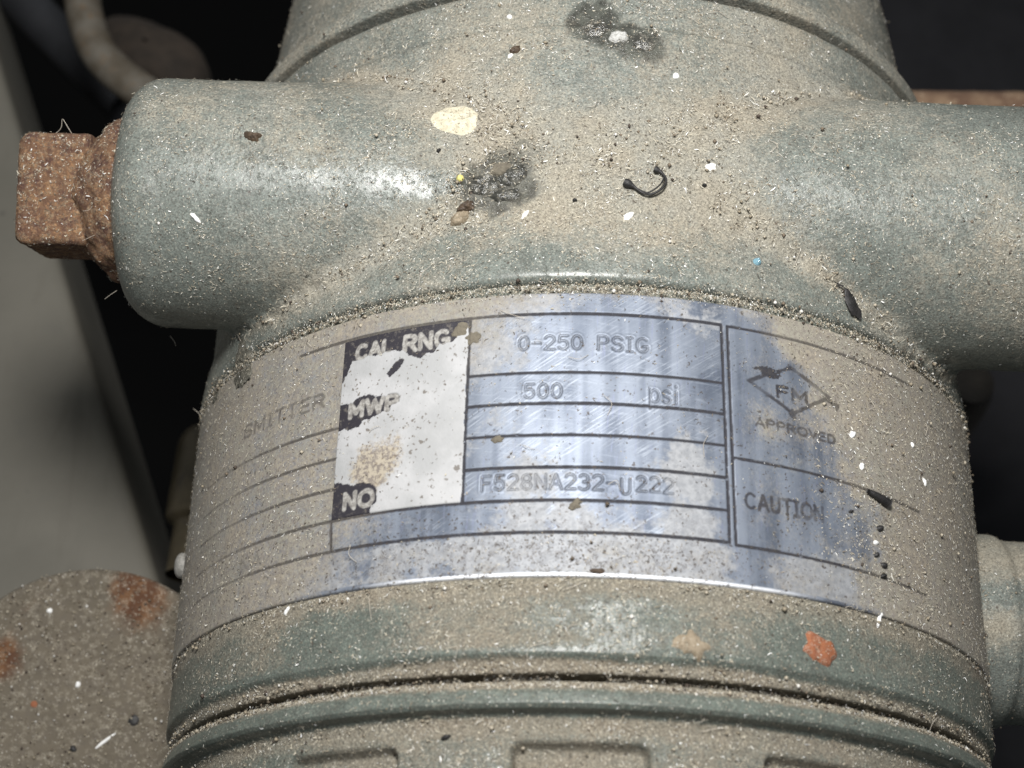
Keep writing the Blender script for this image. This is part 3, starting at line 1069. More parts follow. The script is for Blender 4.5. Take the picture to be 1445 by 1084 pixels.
# ---- lower right port of the casting, behind the barrel ------------------------------
qa = at_z(1420, 892, 4)
prr = densify(rnd_profile([(38, 13.3, 0), (57.0, 13.4, 1.0), (58.0, 12.6, .5), (100, 12.6, 3), (104, 6, 0)]), .6)
pr_ = np.array(prr)
a = np.linspace(0, 2*math.pi, 120, endpoint=False)
T, X = np.meshgrid(a, pr_[:, 0], indexing='ij')
Rr = np.broadcast_to(pr_[:, 1], T.shape)
V = np.stack([X, qa[1] + Rr*np.sin(T) - (X-55)*.02, qa[2] + Rr*np.cos(T)], -1).reshape(-1, 3)
dust = .75 + .5*(fbm(V, 6, 19, 3) - .5) - .8*np.exp(-((V[:, 1] - qa[1] - 1.0)/2.0)**2) - .9*sstep(-3, -9, V[:, 1] - qa[1])
PT_V, PT_F = V, grid_faces(120, len(prr), True)[:, ::-1]
mk('side_port', V, PT_F, M['paint'], TR, attrs={'dust': dust})

# ------------------------------------------------------------------ surface lookup
def tris(F):
    return [tuple(int(i) for i in f) for f in F]


bodies = [(BODY_V, BODY_F, 0), (LOW_V, LOW_F, 1), (COV_V, COV_F, 2), (REAR_V, REAR_F, 3), (PL_V, PL_F, 4), (PH_V, PH_F, 5), (PN_V, PN_F, 5), (PT_V, PT_F, 6)]
bvhs = []
for Vb, Fb, idn in bodies:
    bvhs.append((BVHTree.FromPolygons([tuple(v) for v in Vb.tolist()], Fb.tolist() if isinstance(Fb, np.ndarray) else tris(Fb)), idn))


def hit(o, d, maxd=900.0):
    best = None
    o, d = Vector(o), Vector(d).normalized()
    for t, idn in bvhs:
        r = t.ray_cast(o, d, maxd)
        if r[0] is not None and r[3] < maxd:
            maxd = r[3]
            n = r[1] if r[1].dot(d) < 0 else -r[1]
            best = (r[0], n, idn)
    return best


def on(px, py):
    h = hit(CAM, pray(px, py))
    return np.array(h[0]), np.array(h[1])


# frames on the surface: image-right and image-up tangents
def frame(px, py):
    p, n = on(px, py)
    u = RC[0] - n*(RC[0] @ n)
    u /= np.linalg.norm(u)
    w = np.cross(n, u)
    return p, n, u, w


ONOI = fbm(np.stack([np.arange(120)*1.0, np.zeros(120), np.zeros(120)], 1), 3.5, 5, 3)


def splat(name, px, py, rx, ry, th, mat, seed=0, ang=0, rough=.25, lobes=None, nr=9, na=40, parent=None, flat=False, size=None):
    """irregular patch or crumb lying on the surface (radii in mm)"""
    p, n, u, w = frame(px, py)
    r = random.Random(seed*31 + 7)
    ph = [r.random()*6.28 for _ in range(6)]
    am = [rough*(r.random()*.8+.3)/(k+1)**.6 for k in range(6)]
    ca, sa = math.cos(ang), math.sin(ang)
    V, F = [], []
    for i in range(nr+1):
        t = i/nr
        for k in range(na if i else 1):
            a = 2*math.pi*k/na
            o = 1 + .4*sum(am[j]*math.sin((j+2)*a + ph[j]) for j in range(6)) + rough*.9*(ONOI[int((.5 + .5*math.cos(a))*14) + int((.5 + .5*math.sin(a))*9)*2 + seed % 50] - .5)
            x, y = rx*t*o*math.cos(a), ry*t*o*math.sin(a)
            x, y = x*ca - y*sa, x*sa + y*ca
            s0 = p + u*x + w*y + n*4
            h = hit(s0, -n, 30)
            b = np.array(h[0]) if h else p + u*x + w*y
            hh = th*(1 - t**(6 if flat else 2.2)) if i < nr else -.12
            V.append(b + n*(hh + .03))
    V = np.array(V)
    bumpy = (fbm(V, size or max(.5, min(rx, ry)*.5), seed, 3) - .4) * th * (.25 if flat else 1.0)
    tt = np.array([0] + [i/nr for i in range(1, nr+1) for _ in range(na)])
    V += n[None, :]*(bumpy*(1 - tt**4))[:, None]
    for k in range(na): F.append((0, 1+k, 1+(k+1) % na))
    for i in range(nr-1):
        for k in range(na):
            a_, b_ = 1+i*na+k, 1+i*na+(k+1) % na
            F.append((a_, a_+na, b_+na, b_))
    if max(rx, ry) > 1.4: bvhs.append((BVHTree.FromPolygons([tuple(v) for v in V.tolist()], F), 8))
    return mk(name, V, F, mat, parent, centre=parent is None)


# ------------------------------------------------------------------ residues and loose bits
tag(splat('tar_blob', 842, 38, 2.0, 1.5, .45, M['tar'], 1, .4, .22, size=1.0, nr=20, na=72), 'dark tarry smear near the top of the barrel, left one of the upper pair', 'residue')
tag(splat('tar_blob', 908, 60, 1.7, 1.2, .4, M['tar'], 2, -.5, .15, size=1.0, nr=20, na=72), 'dark olive tarry smear near the top, right of the chalky white dab', 'residue')
tag(splat('chalk_dab', 873, 52, 1.15, 1.0, .5, M['chalk'], 3, 0, .35, size=.35), 'chalky white dab between the two upper tar smears', 'residue')
tag(splat('tar_blob', 683, 262, 1.9, 1.5, .7, M['tar'], 4, .2, .2, size=1.0, nr=20, na=72), 'shiny black tar blob at the end of the long highlight on the left port', 'residue')
tag(splat('tar_blob', 722, 247, 1.9, 1.6, .7, M['tar'], 5, -.2, .18, size=1.0, nr=20, na=72), 'black tar blob with bluish glints, right one of the middle pair', 'residue')
tag(splat('tar_blob', 714, 276, 2.0, .9, .5, M['tar'], 6, .1, .25, size=1.0, nr=20, na=72), 'thin dark tar patch hanging below the middle pair of blobs', 'residue')
tag(splat('mud_flake', 706, 238, 1.2, 1.0, .45, M['mud'], 7, .3, .3), 'olive flake stuck on top of the middle tar blobs', 'flake')
tag(splat('lichen_spot', 643, 168, 3.05, 2.65, .10, M['cream'], 8, -.25, .2, flat=True), 'round cream crust spot on the upper left of the barrel', 'crust')
tag(splat('rust_chip', 1158, 916, 2.1, 1.8, .35, M['orange'], 9, .2, .42, flat=True), 'bright orange rust chip below the right end of the nameplate', 'chip')
tag(splat('mud_fleck', 976, 908, 1.7, 1.5, .3, M['tan'], 10, .2, .75), 'tan crumbly fleck below the nameplate, left of the orange chip', 'fleck')
tag(splat('insect_husk', 658, 293, 1.15, .75, .8, M['brown'], 12, .3, .2), 'glossy dark brown insect husk just under the middle tar blobs', 'husk')
tag(splat('insect_husk', 649, 308, 1.3, .9, .8, M['tan'], 13, .5, .25), 'pale tan insect husk with a brown end below the dark brown one', 'husk')
tag(splat('grit_lump', 357, 193, 1.0, .7, .7, M['brown'], 14, -.4, .6), 'dark oval grit lump on the upper side of the left port', 'grit')
tag(splat('pollen_grain', 649.5, 252.5, .52, .52, .45, M['yellow'], 15, 0, .03), 'tiny yellow round grain beside the middle tar blobs', 'grain')
tag(splat('glass_bead', 1068, 370, .55, .55, .5, M['bead'], 16, 0, .03), 'tiny pale blue bead on the barrel, right of centre', 'bead')
tag(splat('mud_fleck', 702, 620, .75, .5, .18, M['mud'], 17, .2, .35), 'brown dried fleck on a ruled line near the printed block', 'fleck')
tag(splat('mud_fleck', 812, 712, .95, .55, .25, M['mud'], 18, .5, .5), 'brown crumb on the ruled line under the engraved serial number', 'fleck')
tag(splat('mud_fleck', 843, 806, .9, .35, .25, M['brown'], 19, 0, .35), 'dark crumb at the bottom edge of the nameplate', 'fleck')
tag(splat('mud_fleck', 650, 466, 1.2, .9, .14, M['mud'], 20, .3, .45, flat=True), 'olive brown scab over the upper corner of the printed block', 'fleck')
tag(splat('mud_fleck', 668, 477, .9, .9, .14, M['mud'], 21, -.3, .45, flat=True), 'olive brown scab just right of the printed block corner', 'fleck')
tag(splat('seed_crumb', 727, 71, .85, .5, .5, M['orange' if 0 else 'brown'], 22, .6, .4), 'reddish brown crumb left of the upper tar smears', 'crumb')
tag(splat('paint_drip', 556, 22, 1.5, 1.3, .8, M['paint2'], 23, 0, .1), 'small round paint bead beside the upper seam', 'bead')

tag(splat('dirt_crust', 352, 505, 3.6, 1.1, .7, M['tar_grey'], 24, .62, .35, size=.6), 'dark crust at the upper left corner of the nameplate under the left port', 'crust')
tag(splat('dirt_crust', 312, 540, 1.6, .8, .6, M['tar_grey'], 25, .9, .35, size=.5), 'small dark crust clump at the far upper left edge of the barrel', 'crust')

WG = 'white chips scattered on the transmitter'
for px, py, rx, ry, an, lb in (
        (1003, 236, .85, .55, .2, 'bright white ragged chip upper right of the curled black stem'),
        (887, 305, .85, .45, .8, 'white oblong chip below the curled black stem'),
        (741, 303, .85, .26, .95, 'thin white sliver right of the insect husks'),
        (1240, 876, 1.05, .28, 1.2, 'white sliver at the lower right edge of the nameplate'),
        (276, 308, .95, .33, -.75, 'white sliver on the front of the left port'),
        (405, 862, .7, .25, .85, 'short white sliver under the left end of the nameplate'),
        (954, 107, .5, .42, 0, 'small white chip below the upper tar smears'),
        (1203, 613, .6, .45, 1.0, 'white speck on the dusty right flank beside the rows of the nameplate'),
        (1216, 658, .55, .4, 1.0, 'white speck just above the black rod scrap'),
        (1304, 680, .6, .28, -1.1, 'white speck far out on the dusty right flank'),
        (1287, 628, .4, .3, -.9, 'small white speck high on the dusty right flank'),
        (1236, 766, .55, .3, 0, 'small white chip left of the black crumbs on the right flank'),
        (720, 79, .45, .3, .6, 'white speck beside the reddish brown crumb'),
        (719, 24, .38, .38, 0, 'round white speck near the top edge above the reddish brown crumb')):
    o = splat('white_chip', px, py, rx, ry, .22, M['white'], int(px), an, .3, nr=4, na=18)
    tag(o, lb, 'chip', WG)

# curled black stem
def surf_path(pts, lift):
    out = []
    for (px, py), l in zip(pts, lift):
        p, n = on(px, py)
        out.append(p + n*l)
    return np.array(out)


def smooth_path(P, n=40):
    P = np.asarray(P, float)
    t = np.linspace(0, len(P)-1, n)
    i = np.clip(t.astype(int), 0, len(P)-2)
    f = (t - i)[:, None]
    Pm = np.vstack([2*P[0]-P[1], P, 2*P[-1]-P[-2]])
    a, b, c, d = Pm[i], Pm[i+1], Pm[i+2], Pm[i+3]
    return .5*((2*b) + (-a+c)*f + (2*a-5*b+4*c-d)*f*f + (-a+3*b-3*c+d)*f**3)


pts = [(881, 260), (893, 266), (905, 275), (918, 278), (930, 274), (938, 264), (938, 256), (932, 246), (923, 241)]
P = smooth_path(surf_path(pts, [.5, .5, .6, .7, .8, .8, .7, .6, .5]), 60)
t = np.linspace(0, 1, 60)
rad = .15 + .40*np.exp(-((t-.04)/.07)**2) + .28*np.exp(-((t-.98)/.08)**2)
V, F = tube(P, rad, 10)
V2, F2 = tube(smooth_path(surf_path([(898, 269), (912, 277), (926, 272), (933, 262), (936, 254)], [.5, .9, 1.1, 1.0, .8]), 30), .10, 8)
F = F + [tuple(i + len(V) for i in f) for f in F2]
V = np.concatenate([V, V2])
tag(mk('curled_stem', V, F, M['soot'], centre=True), 'black dried stem curled into a hook on the upper barrel', 'dried stem')

# black leaf husk on the right
P = surf_path([(1176, 396), (1186, 404), (1192, 415), (1198, 430), (1205, 442), (1211, 451)], [.5]*6)
P = smooth_path(P, 26)
t = np.linspace(0, 1, 26)
V, F = tube(P, .09 + .80*np.sin(np.clip((t-.28)/.75, 0, 1)*math.pi)**1.1, 14, flat=.28)
V = V + (fbm(V, .5, 3, 3) - .5)[:, None]*np.array([.35, .35, .5])
tag(mk('leaf_husk', V, F, M['soot'], centre=True), 'black pointed leaf husk lying by the right end of the nameplate top', 'leaf')
P = smooth_path(surf_path([(1222, 694), (1234, 702), (1250, 712)], [.3, .5, .4]), 14)
V, F = tube(P, .28 + .3*np.linspace(0, 1, 14), 9)
tag(mk('rod_scrap', V, F, M['soot'], centre=True), 'short black rod scrap at the dusty right border of the nameplate', 'scrap')
for px, py, rx, ry, lb in ((1241, 746, .55, .45, 'black crumb above the small white chip on the right flank'), (1236, 783, .5, .3, 'black crumb just below the small white chip on the right flank'),
                           (1247, 798, .6, .45, 'largest black crumb on the lower right flank'), (1246, 813, .6, .3, 'lowest black crumb on the right flank'),
                           (625, 625, .01, .01, ''), (994, 262, .35, .3, 'tiny black grain right of the curled stem'), (811, 283, .33, .3, 'tiny black grain left of the curled stem'),
                           (619, 213, .36, .3, 'tiny black grain below the cream crust spot'), (629, 1041, .7, .3, 'black splinter crumb on the front cover, left of the middle pocket'),
                           (1357, 792, .6, .4, ''), (1200, 722, .4, .2, 'flat black crumb inside the nameplate right end')):
    if not lb: continue
    tag(splat('black_crumb', px, py, rx, ry, .4, M['soot'], int(px+py), .4, .35, nr=4, na=14), lb, 'crumb', 'black crumbs on the transmitter')

# ------------------------------------------------------------------ sawdust and lint: tens of thousands of fibres
def scatter(nf):
    P, Nn, I, Z = [], [], [], []
    X = rng.uniform(-85, 80, nf)
    Y = rng.uniform(-76, 62, nf)
    TX = rng.normal(0, .75, nf)
    TY = rng.normal(-.25, .35, nf)
    keepr = rng.random(nf)
    for x, y, tx, ty, kr in zip(X, Y, TX, TY, keepr):
        # aim a falling direction at a point of the crown of the barrel
        d = np.array([-tx, -ty, -1.0])
        o = np.array([x, y, 42.0]) - d*60
        h = hit(o, d, 160)
        if h is None: continue
        P.append(h[0][:]); Nn.append(h[1][:]); I.append(h[2])
    return np.array(P), np.array(Nn), np.array(I)


P, Nn, I = scatter(230000)
r = rng.random(len(P))
Rr = np.hypot(P[:, 0], P[:, 2])
s_arc = 55*np.arctan2(P[:, 0], P[:, 2])
dc, db = sd_parts(P[:, 0], P[:, 1], P[:, 2])
val = np.exp(-((dc-db)/1.5)**2)*(I == 0)
acc = np.full(len(P), .41)
acc *= np.where((np.abs(P[:, 0]) > 24) & (I == 0), .75, 1.1)
acc += .9*val
nn = fbm(P, 7, 88, 3)
n2 = fbm(P, 2.2, 89, 3)
acc *= (.3 + 1.3*sstep(.3, .7, nn)) * (.35 + 1.5*sstep(.4, .65, n2))
acc[I == 1] *= .9
pm = I == 4
acc[pm] = np.interp(s_arc[pm], [-60, -34, -32, 18, 27, 34, 80], [.42, .30, .05, .06, .4, 1, 1])
pb = pm & (P[:, 1] < -44) & (s_arc > -32) & (s_arc < 30)
acc[pb] = .62*np.exp(-((s_arc[pb] + 2)/16)**2) + .06
acc[I == 5] *= .8
acc[I == 8] = .24
grv = ((np.abs(P[:, 1] + 60.7) < .35) | (np.abs(P[:, 1] + 13.3) < .8) ) & ((I == 1) | (I == 2) | (I == 0) | (I == 3))
acc[grv] = .95
rim = (np.abs(P[:, 1] + 62.3) < .9) & (I == 2)
acc[rim] = .14
k = r < acc
P, Nn, I, s_arc, val, grv, pb = P[k], Nn[k], I[k], s_arc[k], val[k], grv[k], pb[k]
# extra litter packed along the seams
ex, en, ei = [], [], []
for yy, RR, cnt, sp in ((-13.25, 54.7, 4200, .28), (-13.4, 55.15, 4600, .70), (24.95, 55.0, 500, .22), (-60.75, 54.25, 8000, .17), (32.05, 52.0, 3200, .22), (-49.6, 54.9, 1800, .28), (-58.7, 54.0, 2600, .35), (-64.1, 53.0, 900, .35)):
    th_ = rng.uniform(-1.35, 1.35, cnt)
    yv = yy + rng.normal(0, sp, cnt)
    rv = RR + rng.normal(0, .12, cnt)
    ex.append(np.stack([rv*np.sin(th_), yv, rv*np.cos(th_)], 1))
    en.append(np.stack([np.sin(th_), 0*th_, np.cos(th_)], 1))
    ei.append(np.full(cnt, 9))
nDark = sum(len(a) for a in ex)
th_ = rng.uniform(-1.35, 1.35, 9000)
gq = np.stack([th_*54, 0*th_, 0*th_], 1)
gk = fbm(gq, 5, 66, 4) > .30
th_ = th_[gk]
yv = -59.65 + rng.normal(0, .2, len(th_)); rv = 52.2 + rng.normal(0, .35, len(th_))
ex.append(np.stack([rv*np.sin(th_), yv, rv*np.cos(th_)], 1))
en.append(np.stack([np.sin(th_), 0*th_, np.cos(th_)], 1)); ei.append(np.full(len(th_), 9))
nE = sum(len(a) for a in ex)
P = np.concatenate([P] + ex)
Nn = np.concatenate([Nn] + en)
I = np.concatenate([I] + ei)
s_arc = 55*np.arctan2(P[:, 0], P[:, 2])
val = np.concatenate([val, np.ones(nE)])
pb = np.concatenate([pb, np.zeros(nE, bool)])
n = len(P)
clean = (I == 4) & (s_arc > -32.5) & (s_arc < 26)
up = np.array([0, 1.0, 0])
T1 = np.cross(Nn, up)
T1 /= np.linalg.norm(T1, axis=1)[:, None] + 1e-9
T2 = np.cross(Nn, T1)
a = rng.uniform(0, 6.283, n)
L = rng.gamma(3.0, .082, n) * np.where(val > .5, 1.15, 1)
L = np.clip(L, .10, 1.3)
L[clean] *= .8
L[I == 9] *= .62
W = rng.uniform(.020, .046, n) * np.where(I == 9, .8, 1) * np.where(rng.random(n) < .07, 2.0, 1)
bend = rng.normal(0, .45, n)
lift = rng.uniform(.02, .16, n) * (1 + 1.5*val)
lift[I == 9] *= .5
tiltv = rng.normal(0, .18, n) * (1 + 1.5*val*(I != 9))
D1 = T1*np.cos(a)[:, None] + T2*np.sin(a)[:, None]
D2 = -T1*np.sin(a)[:, None] + T2*np.cos(a)[:, None]
pos = []
for t_, w_ in ((-.5, .35), (0.0, 1.0), (.5, .4)):
    c = P + Nn*(lift + tiltv*L*(t_) + np.abs(tiltv)*L*.5)[:, None] + D1*(L*t_)[:, None] + D2*(bend*L*(1 - (2*t_)**2)*.5)[:, None]
    pos.append(c + D2*(W*w_)[:, None])
    pos.append(c - D2*(W*w_)[:, None] + Nn*.02)
V = np.stack(pos, 1).reshape(-1, 3)
b = np.arange(n)[:, None]*6
F = np.concatenate([b + np.array([[0, 1, 3, 2]]), b + np.array([[2, 3, 5, 4]])])
pal = np.array([(.50, .46, .37), (.40, .36, .28), (.60, .58, .52), (.29, .24, .175), (.15, .125, .095), (.06, .05, .04), (.82, .82, .80)])
pr1 = rng.choice(7, n, p=[.25, .22, .15, .13, .11, .08, .06])
pr2 = rng.choice(7, n, p=[.05, .08, .02, .15, .30, .39, .01])
ci = np.where(clean, pr2, pr1)
tint = pal[ci] * rng.uniform(.8, 1.15, n)[:, None]
base_n = n - nE
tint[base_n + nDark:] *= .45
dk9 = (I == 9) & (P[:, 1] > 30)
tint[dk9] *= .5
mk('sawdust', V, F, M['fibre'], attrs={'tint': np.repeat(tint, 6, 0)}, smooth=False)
tag(bpy.data.objects['sawdust'], 'pale sawdust fibres and lint littering the whole transmitter', 'dust', kind='stuff')

# grains: tiny octahedral crumbs
def grains(name, P, N, size, cols, label):
    n = len(P)
    o = np.array([(1, 0, 0), (-1, 0, 0), (0, 1, 0), (0, -1, 0), (0, 0, 1), (0, 0, -1)], float)
    V = P[:, None, :] + N[:, None, :]*(size*.4)[:, None, None] + o[None]*size[:, None, None]*rng.uniform(.6, 1.4, (n, 6, 1))
    f = np.array([(0, 2, 4), (2, 1, 4), (1, 3, 4), (3, 0, 4), (2, 0, 5), (1, 2, 5), (3, 1, 5), (0, 3, 5)])
    F = (np.arange(n)[:, None, None]*6 + f[None]).reshape(-1, 3)
    ob = mk(name, V.reshape(-1, 3), F, M['fibre'], attrs={'tint': np.repeat(cols, 6, 0)})
    return tag(ob, label, 'dust', kind='stuff')


sel = rng.random(n) < np.where(I == 9, .10, np.where(val > .45, .22, .022))
sel &= ~clean | (rng.random(n) < .5)
Pg, Ng = P[sel] + rng.normal(0, .25, (sel.sum(), 3))*(~(I[sel] == 9))[:, None], Nn[sel]
sz = np.clip(rng.gamma(2.5, .040, len(Pg)) + .04, 0, .30)
pg = np.array([(.24, .205, .15), (.36, .32, .25), (.14, .11, .08), (.06, .045, .035), (.60, .58, .54)])
cg = pg[rng.choice(5, len(Pg), p=[.34, .28, .18, .12, .08])]
cg[clean[sel]] = (.09, .07, .05)
grains('dust_grains', Pg, Ng, sz, cg, 'coarse tan and brown dirt grains caught in the seams and hollows')

# a few long hairs
HV, HF = [], []
def hair(pts, r=.035):
    global HV, HF
    v, f = tube(smooth_path(pts, 18), r, 5, False)
    k = sum(len(a) for a in HV)
    HV.append(v)
    HF += [tuple(i+k for i in q) for q in f]
def off(px, py, z): return at_z(px, py, z)
hair([off(74, 192, 42), off(86, 181, 43), off(88, 168, 44), off(96, 180, 44), off(104, 193, 43)])
hair([off(148, 422, 35), off(156, 416, 36), off(165, 410, 37)])
hair([off(240, 474, 20), off(246, 482, 22), off(248, 488, 22)])
hair([off(273, 577, 12), off(280, 583, 13), off(284, 590, 14)])
hair([off(1360, 585, 8), off(1366, 590, 8), off(1364, 597, 8)])
for _ in range(46):
    q = hit(CAM, pray(rng.uniform(300, 1380), rng.uniform(20, 1060)))
    if q is None: continue
    p, n_1 = np.array(q[0]), np.array(q[1])
    d = rng.normal(0, 1, 3); d -= n_1*(d @ n_1); d /= np.linalg.norm(d)
    e = np.cross(n_1, d)
    l_ = rng.uniform(1.0, 3.2)
    hair([p + n_1*.15, p + n_1*.5 + d*l_*.5 + e*rng.normal(0, .5), p + n_1*.3 + d*l_], .03)
for _ in range(7):
    q = hit(CAM, pray(rng.uniform(128, 158), rng.uniform(190, 385)))
    if q is None: continue
    p, n_1 = np.array(q[0]), np.array(q[1])
    d = n_1 + rng.normal(0, .6, 3)
    hair([p, p + d*.4 + rng.normal(0, .15, 3), p + d*.8 + rng.normal(0, .3, 3)], .022)
s = NT('pale_lint')
mk('lint_hairs', np.concatenate(HV), HF, s.fin((.42, .38, .32), .7))
tag(bpy.data.objects['lint_hairs'], 'fine pale hairs and cobweb threads clinging to the casting', 'lint', kind='stuff')

# ================================================================== SURROUNDINGS
def floor_mat():
    s = NT('dark_floor')
    col = s.mix(s.ramp(s.noise(60, 4), .35, .65), (.010, .010, .011), (.020, .020, .021))
    return s.fin(tuple([.006, .006, .006]), .9, 0, s.bump(s.noise(8, 4), .4, .001), spec=.02)


gm = floor_mat()
N_ = 40
gx, gy = np.meshgrid(np.linspace(-2500, 2500, N_), np.linspace(-2500, 2500, N_), indexing='ij')
V = np.stack([gx.ravel(), gy.ravel(), np.full(gx.size, -330.0)], 1)
tag(mk('ground', V, grid_faces(N_, N_), gm), 'dark floor far below the transmitter', None, kind='structure')


def post_mat():
    s = NT('grimy_beige_paint')
    col = s.mix(s.ramp(s.noise(26, 5, .6), .3, .7), (.094, .088, .071), (.118, .110, .090))
    col = s.mix(s.math('MULTIPLY', s.ramp(s.noise(9, 5, .7), .56, .72), .5), col, (.10, .095, .08))
    v = s.vor(17)
    col = s.mix(s.math('MULTIPLY', s.ramp(v, .07, .03), .7), col, (.05, .045, .04))
    col = s.mix(s.math('MULTIPLY', s.ramp(s.noise(1.0, 3, .6, .5, vec=s.stretch((.16, .03, .1))), .52, .70), .35), col, (.07, .062, .048))
    return s.fin(col, .7, 0, s.bump(s.noise(2, 4), .3, .0002))


# left steel post: profile swept along its slanting axis
pa, pb_ = at_z(-76, -160, -45), at_z(230, 840, -45)
A, B = np.array(pa), np.array(pb_)
ax = (B - A)/np.linalg.norm(B - A)
side = np.cross(ax, [0, 0, 1.0]); side /= np.linalg.norm(side)
if side[0] > 0: side = -side
upv = np.cross(side, ax)
if upv[2] < 0: upv = -upv
prof2 = [(0, -60), (0, -25), (0, -3), (.3, -1.2), (1.2, -.3), (3, 0), (60, 0), (75, 0), (75, -60)]
rowsP = []
for t in np.linspace(-.15, 1.35, 30):
    c = A + (B - A)*t
    rowsP.append(np.array([c + side*u + upv*w for u, w in prof2]))
V = np.concatenate(rowsP)
post = mk('steel_post', V, grid_faces(30, len(prof2)), post_mat(), smooth=False, centre=True)
tag(post, 'flat beige grey painted steel post standing behind the left port', 'post')

# round dusty flange face at the lower left
def cap_mat():
    s = NT('dusty_rust_spotted_cap')
    col = s.mix(s.ramp(s.noise(9, 5, .6), .3, .7), (.095, .080, .058), (.126, .106, .078))
    col = s.mix(s.math('MULTIPLY', s.ramp(s.noise(1.6, 4, .7), .45, .6), .4), col, (.10, .085, .068))
    r1 = s.attr('rust')
    f = s.ramp(s.math('ADD', r1, s.math('MULTIPLY', s.math('SUBTRACT', s.noise(2.5, 4, .7), .5), .9)), .25, 1.0)
    col = s.mix(f, col, s.mix(s.ramp(s.noise(2.2, 4), .4, .6), (.075, .032, .014), (.125, .06, .026)))
    col, g, c = grime_layers(s, col, .8)
    return s.fin(col, .9, 0, s.bump(s.noise(1.2, 5, .75), .8, .0004))


CZ = -12.0
c = at_z(118, 1030, CZ)
top = at_z(150, 811, CZ)
rC = abs(at_z(118, 1030, CZ)[1] - at_z(140, 811, CZ)[1])
ringr = np.concatenate([np.linspace(0, rC - 1.2, 34), rC - 1.2 + 1.2*np.sin(np.linspace(.2, 1.57, 5)), [rC, rC]])
ringz = np.concatenate([np.zeros(34), -1.2 + 1.2*np.cos(np.linspace(.2, 1.57, 5)), [-3, -26]])
a = np.linspace(0, 2*math.pi, 140, endpoint=False)
Tt, Ri = np.meshgrid(a, np.arange(len(ringr)), indexing='ij')
nrmC = np.array([.02, -.18, 1.0]); nrmC /= np.linalg.norm(nrmC)
uC = np.cross([0, 1.0, 0], nrmC); uC /= np.linalg.norm(uC); wC = np.cross(nrmC, uC)
V = (c + (ringr[Ri]*np.cos(Tt))[..., None]*uC + (ringr[Ri]*np.sin(Tt))[..., None]*wC + ringz[Ri][..., None]*nrmC).reshape(-1, 3)
V += nrmC*((fbm(V, 5, 4, 3) - .5)*.5)[:, None]
rust = np.zeros(len(V))
for px, py, r_, am in ((205, 858, 4.6, 1.1), (5, 935, 3.6, 1.2), (50, 868, 3, .4), (85, 835, 2.5, .3), (190, 838, 3, .5)):
    q = at_z(px, py, CZ)
    rust += am*np.exp(-((V - q)[:, :2]**2).sum(1)/r_**2)
CAPV = V
cap = mk('pipe_cap', V, grid_faces(140, len(ringr), True)[:, ::-1], cap_mat(), attrs={'rust': rust}, centre=True)
tag(cap, 'round dusty pipe cap with orange rust spots at the lower left', 'pipe cap')
fb = BVHTree.FromPolygons([tuple(v) for v in V.tolist()], grid_faces(140, len(ringr), True).tolist())
bvhs.append((fb, 7))
for nm, px, py, rx, ry, an, mt, lb in (('white_chip', 148, 1046, 1.9, .28, .65, 'white', 'long white sliver lying on the round pipe cap'), ('white_chip', 110, 966, .5, .4, 1.2, 'white', 'small white speck left of centre on the round pipe cap'),
                                       ('white_chip', 70, 862, .5, .4, 0, 'white', 'white speck near the top rim of the round pipe cap'), ('paint_fleck', 48, 994, .55, .6, 0, 'orange', 'small reddish fleck on the left of the round pipe cap'),
                                       ('black_crumb', 189, 1017, .9, .85, 0, 'soot', 'bluish black spot on the right of the round pipe cap'), ('black_crumb', 103, 1057, .6, .5, 0, 'soot', 'small black crumb by the long white sliver on the pipe cap')):
    tag(splat(nm, px, py, rx, ry, .2, M[mt], int(px), an, .25, nr=4, na=18), lb, {'white_chip': 'chip', 'paint_fleck': 'fleck', 'black_crumb': 'crumb'}[nm])
# fine litter on the cap
m = 2600
rr_ = rC*np.sqrt(rng.random(m)); aa = rng.uniform(0, 6.283, m)
Pg = c + (rr_*np.cos(aa))[:, None]*uC + (rr_*np.sin(aa))[:, None]*wC + nrmC*.1
grains('cap_grit', Pg, np.repeat(nrmC[None], m, 0), np.clip(rng.gamma(2.2, .035, m) + .04, 0, .26), pg[rng.choice(5, m, p=[.3, .26, .2, .16, .08])], 'scattered grit on the round pipe cap')

# bent conduit at the upper left
pipe_m = simple('weathered_grey_conduit', (.070, .056, .038), (.120, .108, .088), 6, .6, .1, .4, .0002, (.12, .08, .045))
zc = -52
P = smooth_path([at_z(108, -70, zc), at_z(114, -20, zc), at_z(122, 30, zc), at_z(142, 78, zc), at_z(182, 116, zc), at_z(235, 150, zc), at_z(300, 180, zc), at_z(380, 205, zc)], 70)
V, F = tube(P, 3.7, 22)
tag(mk('bent_conduit', V, F, pipe_m, centre=True), 'bent grey brown conduit passing behind the left port', 'pipe')
P = smooth_path([at_z(-20, -60, -95), at_z(40, 10, -95), at_z(110, 80, -95), at_z(180, 150, -95)], 40)
V, F = tube(P, 5.2, 20)
tag(mk('cable_sleeve', V, F, simple('dark_blue_grey_sleeve', (.014, .015, .018), (.02, .021, .025), 10, .7), centre=True), 'dark blue grey cable sleeve crossing behind the bent conduit', 'cable')

